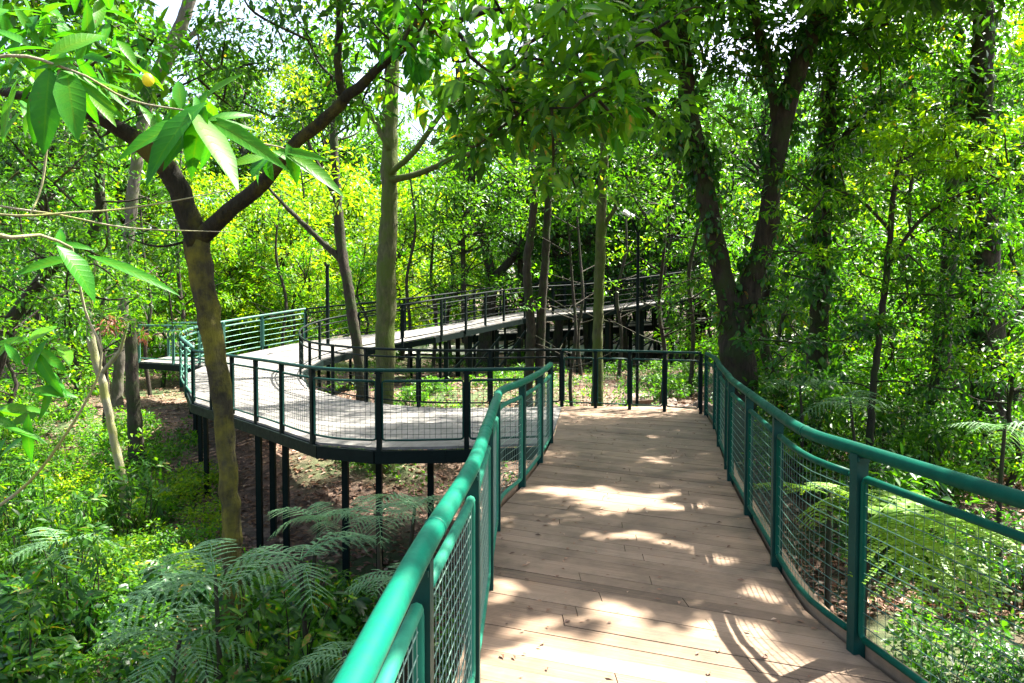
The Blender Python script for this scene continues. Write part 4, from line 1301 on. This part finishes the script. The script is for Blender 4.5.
r_ = random.Random(5)
for i in range(26):
    y = r_.uniform(5.8, 9.5); x = -r_.uniform(0.22, 0.72) * y
    put_shrub('f' if r_.random() < 0.6 else 'g', x, y, r_.uniform(0.6, 1.0))
for i in range(10):
    y = r_.uniform(9.5, 16); x = -r_.uniform(0.5, 0.72) * y
    put_shrub('g', x, y, r_.uniform(0.8, 1.1))
for i in range(30):
    y = r_.uniform(6.5, 15); x = -r_.uniform(0.34, 0.74) * y
    if on_deck(x, y, 0.3): continue
    put_shrub('a' if r_.random() < 0.55 else 'b', x, y, r_.uniform(0.6, 1.0))
for i in range(16):
    y = r_.uniform(14, 22); x = -r_.uniform(0.45, 0.72) * y
    if on_deck(x, y, 0.5): continue
    put_shrub('b', x, y, r_.uniform(0.8, 1.2))
for i in range(34):
    y = r_.uniform(3.2, 14); x = max(3.3, y * 0.28 + 0.6) + r_.uniform(0, 1) * max(0.3, 0.75 * y - max(3.0, y * 0.28))
    put_shrub('c' if y < 6.5 or r_.random() < 0.6 else 'd', x, y, r_.uniform(0.65, 1.05) if y > 6.5 else r_.uniform(0.45, 0.6))
for i in range(14):
    y = r_.uniform(11, 20); x = r_.uniform(0.32, 0.7) * y
    put_shrub('d', x, y, r_.uniform(0.8, 1.2))
for i in range(44):
    y = r_.uniform(14.5, 30); x = r_.uniform(-3.2, 7)
    if on_deck(x, y, 0.6) or (x > -1 and x < 4.0 and y < 19 and r_.random() < 0.7): continue
    put_shrub('e', x, y, r_.uniform(0.7, 1.1))


# ------------------------------------------------------------------ ferns
def frond_mesh(L, seed, pairs=12, pin=0.33, leaflet=0.037, arch=0.35, rise=0.5, lw=0.55):
    """one bipinnate frond along +x, arching over; rachis and leaflets"""
    lr = np.random.default_rng(seed)
    u = np.linspace(0, 1, 14)
    X = L * u; Z = rise * L * u - (rise + arch) * L * u ** 2 * 0.75
    P = np.stack([X, lr.normal(0, 0.006 * L, 14), Z], 1)
    mb = MB(); st = MB()
    tube(st, P, np.linspace(0.008, 0.002, 14), 5, cap=False)
    for k in range(pairs):
        t = 0.14 + 0.84 * k / (pairs - 1)
        c = np.array([np.interp(t, u, P[:, j]) for j in range(3)])
        tn = unit(np.array([np.interp(min(1, t + .03), u, P[:, j]) for j in range(3)]) - c + 1e-6)
        env = math.sin(math.pi * min(1, (t * 0.92 + 0.13))) ** 0.7
        pl = pin * L * env * lr.uniform(0.85, 1.1)
        for s in (-1, 1):
            d = unit(np.array([0, s, 0]) * 0.86 + tn * 0.5 + np.array([0, 0, lr.normal(-0.06, 0.07)]))
            m = max(4, int(pl / (leaflet * 0.36)))
            q = np.linspace(0.05, 1, m)
            base = c + d * (pl * q)[:, None] + np.array([0, 0, -0.22]) * (pl * q ** 2)[:, None]
            for s2 in (-1, 1):
                dd = unit(np.cross(np.array([0, 0, 1.0]), d)) * s2
                dirs = unit(np.repeat((dd * 0.85 + d * 0.5)[None], m, 0) + lr.normal(0, 0.08, (m, 3)))
                ln = 0.66 * leaflet * (1 - 0.5 * q ** 2) * lr.uniform(0.85, 1.1, m)
                N = np.repeat(np.array([[0, 0, 1.0]]), m, 0) + lr.normal(0, 0.12, (m, 3))
                leaves(mb, base, dirs, N, ln, ln * lw, np.clip(lr.normal(0.5, 0.18, m), 0, 1), 'diamond', 0.1)
            st_l = np.array([c, c + d * pl * 0.5 + np.array([0, 0, -0.055 * pl]), c + d * pl + np.array([0, 0, -0.22 * pl])])
            tube(st, st_l, np.array([0.0035, 0.0025, 0.001]), 4, cap=False)
    n0 = mb.n
    for V, T in zip(st.v, st.t):
        mb.v.append(V); mb.t.append(T)
    for f in st.f4:
        mb.f4.append(f + n0)
    mb.uv4 = []
    mb.n += st.n
    return mb


FM = {}
for mat in ('leaf_fern', 'leaf_young'):
    FM[mat] = []
    for q in range(3):
        kw = dict(pairs=10, pin=0.42, leaflet=0.066, lw=0.95) if mat == 'leaf_young' else {}
        mb = frond_mesh(1.0, 500 + q, arch=(0.35, 0.5, 0.25)[q], rise=(0.5, 0.62, 0.32)[q] * (0.5 if kw else 1), **kw)
        m1 = mb.mesh('frond'); m1.materials.append(G[mat])
        FM[mat].append(m1)


def fern(label, p, n, L, mat, seed, stem=0.0, spread=(0, 6.28), group=None, tilt=0.25, cat='fern'):
    lr = np.random.default_rng(seed)
    p = np.asarray(p, float)
    g = float(terr(p[0], p[1]))
    t = thing('fern', label, cat, (p[0], p[1], g), group)
    h = p[2] - g
    mb = MB()
    Q, R = smooth_path([[0.0, 0.0, -0.15], [lr.normal(0, .05), lr.normal(0, .05), h * 0.5], [0, 0, h]], [0.03, 0.025, 0.016], n=6)
    tube(mb, Q, R, 8)
    obj('stem', mb, 'bark_dark', t, smooth=True)
    for k in range(n):
        a = spread[0] + (spread[1] - spread[0]) * (k + lr.uniform(-0.3, 0.3)) / n
        m1 = FM[mat][k % 3]
        o = bpy.data.objects.new('frond', m1); COL.objects.link(o); o.parent = t
        o.location = (0, 0, h - 0.02 * (k % 4))
        s = L * lr.uniform(0.8, 1.15)
        o.scale = (s, s, s)
        o.rotation_euler = (lr.normal(0, 0.15), lr.normal(-0.05, tilt * 0.6), a)
    return t


fern('dull green fern with long arching fronds in front of the mossy trunk', at(300, 560, 6.4), 7, 0.78, 'leaf_fern', 601)
fern('blue green fern with a dense rosette close to the left railing', at(378, 512, 6.2), 9, 0.52, 'leaf_fern', 602)
fern('fern with feathery fronds low beside the left railing', at(345, 650, 4.8), 6, 0.5, 'leaf_fern', 603)
fern('fern spreading flat fronds beneath the curved platform', at(320, 520, 8.2), 7, 0.7, 'leaf_fern', 604)
fern('fern drooping to the left of the mossy trunk', at(215, 575, 6.0), 7, 0.85, 'leaf_fern', 605, spread=(2.0, 5.2))
fern('bright yellow green fern reaching up to the right railing', at(868, 520, 4.1), 6, 0.82, 'leaf_young', 606, tilt=0.3, spread=(-1.5, 1.0))
fern('fresh green fern behind the second panel of the right railing', at(830, 490, 5.6), 5, 0.55, 'leaf_young', 607)
fern('pale fern in the shade beyond the right railing at the border of the view', at(1005, 425, 7.4), 5, 0.6, 'leaf_fern', 608)
fern('wide fern beside the base of the double trunk tree', at(800, 385, 10.6), 6, 0.7, 'leaf_fern', 609)
fern('mid green fern under the yellow leaved tree', at(850, 400, 9.2), 6, 0.6, 'leaf_fern', 610)
fern('small fern directly beside the near left handrail', at(400, 575, 5.2), 7, 0.5, 'leaf_fern', 612)
fern('fern with dark broad fronds at the bottom of the ravine', at(180, 640, 5.8), 7, 0.62, 'leaf_fern', 614)
fern('fern under the right corner of the curved platform', at(415, 505, 7.4), 7, 0.6, 'leaf_fern', 615)
fern('tall fern at the far left among the sunny shrubs', at(60, 545, 8.4), 6, 0.7, 'leaf_fern', 611)


# ------------------------------------------------------------------ ground cover, leaf litter, rocks
lr = np.random.default_rng(700)
mb = MB()
N = 9000
for (n, fx, fy) in ((2600, (-0.74, -0.18), (6.0, 18)), (900, (0.3, 0.8), (3.0, 16)), (700, (-0.25, 0.32), (13.5, 30)), (260, (-0.36, -0.02), (5.5, 10.5))):
    for _ in range(n):
        y = lr.uniform(*fy); x = lr.uniform(*fx) * y
        if on_deck(x, y, -0.2) or (0.25 * y + -0.5 < x < 0.27 * y + 1.6 and x > 0): continue
        dens = 0.5 + 0.5 * math.sin(x * 1.7 + 0.5) * math.cos(y * 1.3)
        if x < 0 and x > -0.47 * y and 9.5 < y < 14 and lr.random() < 0.72: continue
        if lr.random() > dens + 0.45: continue
        c = np.array([x, y, float(terr(x, y)) + lr.uniform(0.05, 0.3)])
        clump(mb, c, lr.uniform(0.15, 0.32), 26, lr.uniform(0.05, 0.10), lr, docull=False, tone=(0.45, 0.28), asp=0.55, droop=0.1, flat=0.5)
tag(obj('undergrowth', mb, 'leaf_mid'), kind='stuff')

mb = MB()
for _ in range(900):
    px, d = lr.uniform(20, 225), lr.uniform(9.2, 15)
    x = (px - 512) / F * d
    if math.sin(x * 2.3) * math.cos(d * 1.9 + 1) + lr.normal(0, 0.35) < 0.1: continue
    c = np.array([x, d, float(terr(x, d)) + lr.uniform(0.15, 0.5)])
    clump(mb, c, lr.uniform(0.16, 0.3), 30, lr.uniform(0.05, 0.09), lr, docull=False, tone=(0.55, 0.28), asp=0.55, droop=0.0, flat=0.45)
tag(obj('ground_cover', mb, 'leaf_yellow'), kind='stuff')  # yellower leaves put the sunlit band of the left ravine into the colour
mb = MB()
n = 46000
y = 7 + 23 * lr.uniform(0, 1, n) ** 1.35; x = lr.uniform(-0.75, 0.75, n) * y
z = terr(x, y) + lr.uniform(0.01, 0.04, n)
C = np.stack([x, y, z], 1)
a = lr.uniform(0, 6.28, n)
D = np.stack([np.cos(a), np.sin(a), lr.normal(0, 0.25, n)], 1)
Nn = np.array([0, 0, 1.0]) + lr.normal(0, 0.3, (n, 3))
Ls = lr.uniform(0.06, 0.16, n)
leaves(mb, C, D, Nn, Ls, Ls * 0.5, np.clip(lr.normal(0.55, 0.25, n), 0, 1), 'diamond', 0.3)
tag(obj('leaf_litter', mb, 'leaf_dry'), kind='stuff')

mb = MB()   # fallen leaves on the deck
n = 420
y = lr.uniform(3.2, 13, n); u = lr.uniform(0.02, 0.98, n) ** 1.0
x = np.array([by_y(L3, q)[0] * (1 - k) + by_y(R3, min(q, 12))[0] * k for q, k in zip(y, u)])
a = lr.uniform(0, 6.28, n)
Ls = lr.uniform(0.02, 0.055, n)
leaves(mb, np.stack([x, y, np.full(n, 0.008)], 1), np.stack([np.cos(a), np.sin(a), 0 * a + 0.05], 1), np.array([0, 0, 1.0]) + lr.normal(0, 0.15, (n, 3)), Ls, Ls * 0.5, np.clip(lr.normal(0.6, 0.25, n), 0, 1), 'diamond', 0.25)
tag(obj('fallen_leaves', mb, 'leaf_dry'), kind='stuff')


def rock(label, p, s, seed):
    lr = np.random.default_rng(seed)
    mb = MB()
    nu, nv = 14, 9
    V = []
    ph = lr.uniform(0, 6.28, 6)
    for i in range(nv + 1):
        th = math.pi * i / nv
        for j in range(nu):
            a = 2 * math.pi * j / nu
            d = np.array([math.sin(th) * math.cos(a), math.sin(th) * math.sin(a), math.cos(th)])
            r = 1 + 0.18 * math.sin(3 * d[0] + ph[0]) + 0.15 * math.sin(4 * d[1] + ph[1]) + 0.13 * math.sin(5 * d[2] + ph[2] + 2 * d[0]) + lr.normal(0, 0.035)
            V.append(d * r * np.array(s))
    f = []
    for i in range(nv):
        for j in range(nu):
            f.append((i * nu + j, (i + 1) * nu + j, (i + 1) * nu + (j + 1) % nu, i * nu + (j + 1) % nu))
    mb.add(V, None, f)
    o = obj('rock', mb, 'rock', smooth=False)
    o.location = (p[0], p[1], float(terr(p[0], p[1])) + s[2] * 0.3)
    o.rotation_euler = (0, 0, lr.uniform(0, 6))
    tag(o, label, 'rock', 'rocks heaped behind the far railing')


rr_ = random.Random(12)
for i in range(22):
    px, d = rr_.uniform(635, 712), rr_.uniform(14.2, 19)
    q = rr_.uniform(0.10, 0.34)
    rock('rough brown stone lying in the rubble heap behind the far railing', ((px - 512) / F * d, d), (q, q * rr_.uniform(.6, 1), q * rr_.uniform(.5, .9)), 800 + i)



# ------------------------------------------------------------------ near leafy branches at the left
def big_leaf_branch(t, P, R, rosettes, lr, bark='bark_pale'):
    mb = MB(); Q, Rr = smooth_path(P, R, step=0.06); tube(mb, Q, Rr, 7)
    obj('branch', mb, bark, t, smooth=True)
    cm = MB()
    for (c, dirs, L, asp) in rosettes:
        c = np.asarray(c, float)
        for (dx, dy, dz, s, tn) in dirs:
            d = unit(np.array([dx, dy, dz], float))
            nrm = np.array([0, -0.35, 1.0]) + lr.normal(0, 0.25, 3)
            leaves(cm, c[None], d[None], nrm[None], np.array([L * s]), np.array([L * s * asp]), np.array([tn]), 'lance', 0.28)
    return cm


lr = np.random.default_rng(900)
sap = thing('sapling', 'young tree with long glossy lance shaped leaves hanging close at the upper left', 'tree', (-2.45, 2.3, float(terr(-2.45, 2.3))))
loc = np.array(sap.location)
mbT = MB()
Q, R = smooth_path([np.array([0, 0, -0.2]), [0.05, 0.1, 1.6], [-0.05, 0.1, 3.2], [0.0, 0.15, 4.6]], [0.06, 0.05, 0.04, 0.025], step=0.2)
tube(mbT, Q, R, 10)
root1 = Q[np.argmin(abs(Q[:, 2] - (2.2 - loc[2])))]
for P_, R_ in (
    ([root1 + loc, at(-20, 60, 2.5), at(70, 70, 2.6), at(130, 100, 2.7), at(196, 112, 2.8)], [0.008, 0.006, 0.005, 0.004, 0.003]),
    ([root1 + loc, at(-30, 210, 2.4), at(80, 212, 2.5), at(150, 205, 2.6), at(240, 188, 2.7)], [0.006, 0.004, 0.0035, 0.003, 0.0015]),
    ([root1 + loc, at(-30, 200, 2.6), at(60, 215, 2.7), at(130, 228, 2.8), at(230, 232, 2.9)], [0.006, 0.004, 0.0035, 0.003, 0.0015]),
    ([at(60, 70, 2.6), at(50, 120, 2.6), at(42, 185, 2.6), at(30, 215, 2.55)], [0.006, 0.005, 0.004, 0.003]),
    ([root1 + loc, at(-25, 230, 2.2), at(40, 235, 2.3), at(72, 248, 2.35)], [0.009, 0.007, 0.005, 0.004]),
    ([at(72, 248, 2.35), at(85, 310, 2.4), at(100, 370, 2.45), at(40, 470, 2.5), at(-20, 520, 2.5)], [0.004, 0.004, 0.004, 0.005, 0.006]),
    ([at(196, 112, 2.8), at(250, 140, 2.9), at(290, 150, 3.0), at(320, 170, 3.1)], [0.005, 0.004, 0.003, 0.002])):
    Qb, Rb = smooth_path(np.array(P_) - loc, R_, step=0.06)
    tube(mbT, Qb, Rb, 7, cap=False)
obj('trunk', mbT, 'bark_pale', sap, smooth=True)
cm = MB()


def ros(c, specs):
    """specs: (target px, target py, depth of tip, width factor, tone)"""
    c = np.asarray(c, float)
    for (tx, ty, td, wf, tn) in specs:
        e = at(tx, ty, td); v = e - c; L = np.linalg.norm(v)
        side = np.cross(v, np.array([0, 1.0, 0])); nrm = unit(np.cross(unit(v), unit(side))) * 0 + np.array([0.1, -0.75, 0.75]) + lr.normal(0, 0.3, 3)
        start = c + np.array([lr.normal(0, 0.03), lr.normal(0, 0.03), lr.normal(0, 0.018)]); v = e - start
        leaves(cm, (start - loc)[None], (v + nrm * 0.12 * L)[None], nrm[None], np.array([L * 0.93]), np.array([L * wf * 0.86]), np.array([tn * 0.68]), 'lance', lr.uniform(0.12, 0.36))


c0 = at(198, 112, 2.8)
ros(c0, [(108, 152, 2.6, .27, .55), (126, 178, 2.55, .33, .35), (184, 182, 2.7, .36, .5), (243, 198, 2.6, .30, .98), (160, 168, 2.75, .3, .4),
         (288, 156, 2.7, .2, .7), (255, 108, 2.9, .2, .6), (178, 82, 2.9, .3, .7), (232, 146, 2.9, .3, .5), (280, 130, 3.0, .2, .75), (150, 120, 3.0, .25, .4)])
ros(at(275, 150, 3.0), [(248, 176, 2.9, .5, .15), (345, 188, 3.0, .25, .9), (330, 160, 3.0, .22, .8), (300, 185, 3.0, .4, .6), (325, 178, 3.1, .3, .75)])
ros(at(62, 68, 2.6), [(78, 145, 2.5, .36, .6), (42, 150, 2.5, .36, .2), (5, 58, 2.5, .2, .45), (120, 95, 2.7, .2, .7), (88, 45, 2.6, .32, .98), (20, 90, 2.6, .25, .5), (125, 120, 2.7, .16, .7), (70, 20, 2.7, .3, .7), (110, 30, 2.7, .35, .9)])
ros(at(72, 248, 2.35), [(2, 276, 2.25, .24, .75), (106, 296, 2.3, .46, .45), (172, 288, 2.4, .14, .6), (25, 232, 2.3, .2, .5), (60, 225, 2.4, .3, .5)])
ros(at(20, 40, 2.9), [(40, 0, 2.9, .35, .6), (0, 10, 2.9, .35, .5), (55, 30, 2.9, .3, .8), (70, 5, 2.9, .35, .6), (-10, 50, 2.8, .3, .5)])
ros(at(40, 355, 2.45), [(4, 340, 2.4, .3, .5), (60, 400, 2.4, .25, .4), (8, 395, 2.4, .3, .4), (80, 380, 2.5, .3, .6)])
ros(at(10, 420, 2.4), [(50, 440, 2.4, .3, .6), (28, 470, 2.4, .28, .5), (-5, 460, 2.3, .3, .4)])
for _ in range(60):
    p = at(lr.uniform(-40, 120), lr.uniform(-30, 110), lr.uniform(2.9, 3.8))
    v = lr.normal(0, 1, 3) + np.array([0, 0, -0.6])
    leaves(cm, (p - loc)[None], v[None], (np.array([0, -0.3, 1]) + lr.normal(0, .3, 3))[None], np.array([lr.uniform(0.12, 0.24)]), np.array([0.05]), np.array([lr.uniform(0.2, 0.9)]), 'lance', 0.25)
for cpx, cpy, cd, k in ((200, 108, 2.85, 9), (150, 95, 2.8, 6), (70, 70, 2.7, 10), (20, 60, 2.7, 8), (40, 350, 2.55, 8), (15, 410, 2.5, 8), (280, 148, 3.05, 7), (110, 40, 3.0, 10), (30, 15, 2.9, 8)):
    b0 = at(cpx, cpy, cd)
    for _ in range(k):
        b1 = b0 + lr.normal(0, 0.045, 3)
        v = np.array([lr.normal(0, 1), lr.normal(0, 0.7), lr.normal(-0.35, 0.45)])
        leaves(cm, (b1 - loc)[None], v[None], (np.array([0, -0.5, 1]) + lr.normal(0, .35, 3))[None], np.array([lr.uniform(0.10, 0.21)]), np.array([lr.uniform(0.03, 0.055)]), np.array([lr.uniform(0.15, 0.75)]), 'lance', lr.uniform(0.1, 0.45))
obj('leaves', cm, 'leaf_glossy', sap, smooth=True)
mb = MB(); V = []
nu, nv = 12, 8
for i in range(nv + 1):
    for j in range(nu):
        th, a = math.pi * i / nv, 2 * math.pi * j / nu
        V.append(np.array([math.sin(th) * math.cos(a), math.sin(th) * math.sin(a), 1.15 * math.cos(th)]) * 0.021)
mb.add(np.array(V) + at(148, 80, 2.75) - loc, None, [(i * nu + j, (i + 1) * nu + j, (i + 1) * nu + (j + 1) % nu, i * nu + (j + 1) % nu) for i in range(nv) for j in range(nu)])
obj('fruit', mb, 'berry', sap, smooth=True)

# bright leaf sprays catching the sun at the top centre
lr = np.random.default_rng(950)
spr = None
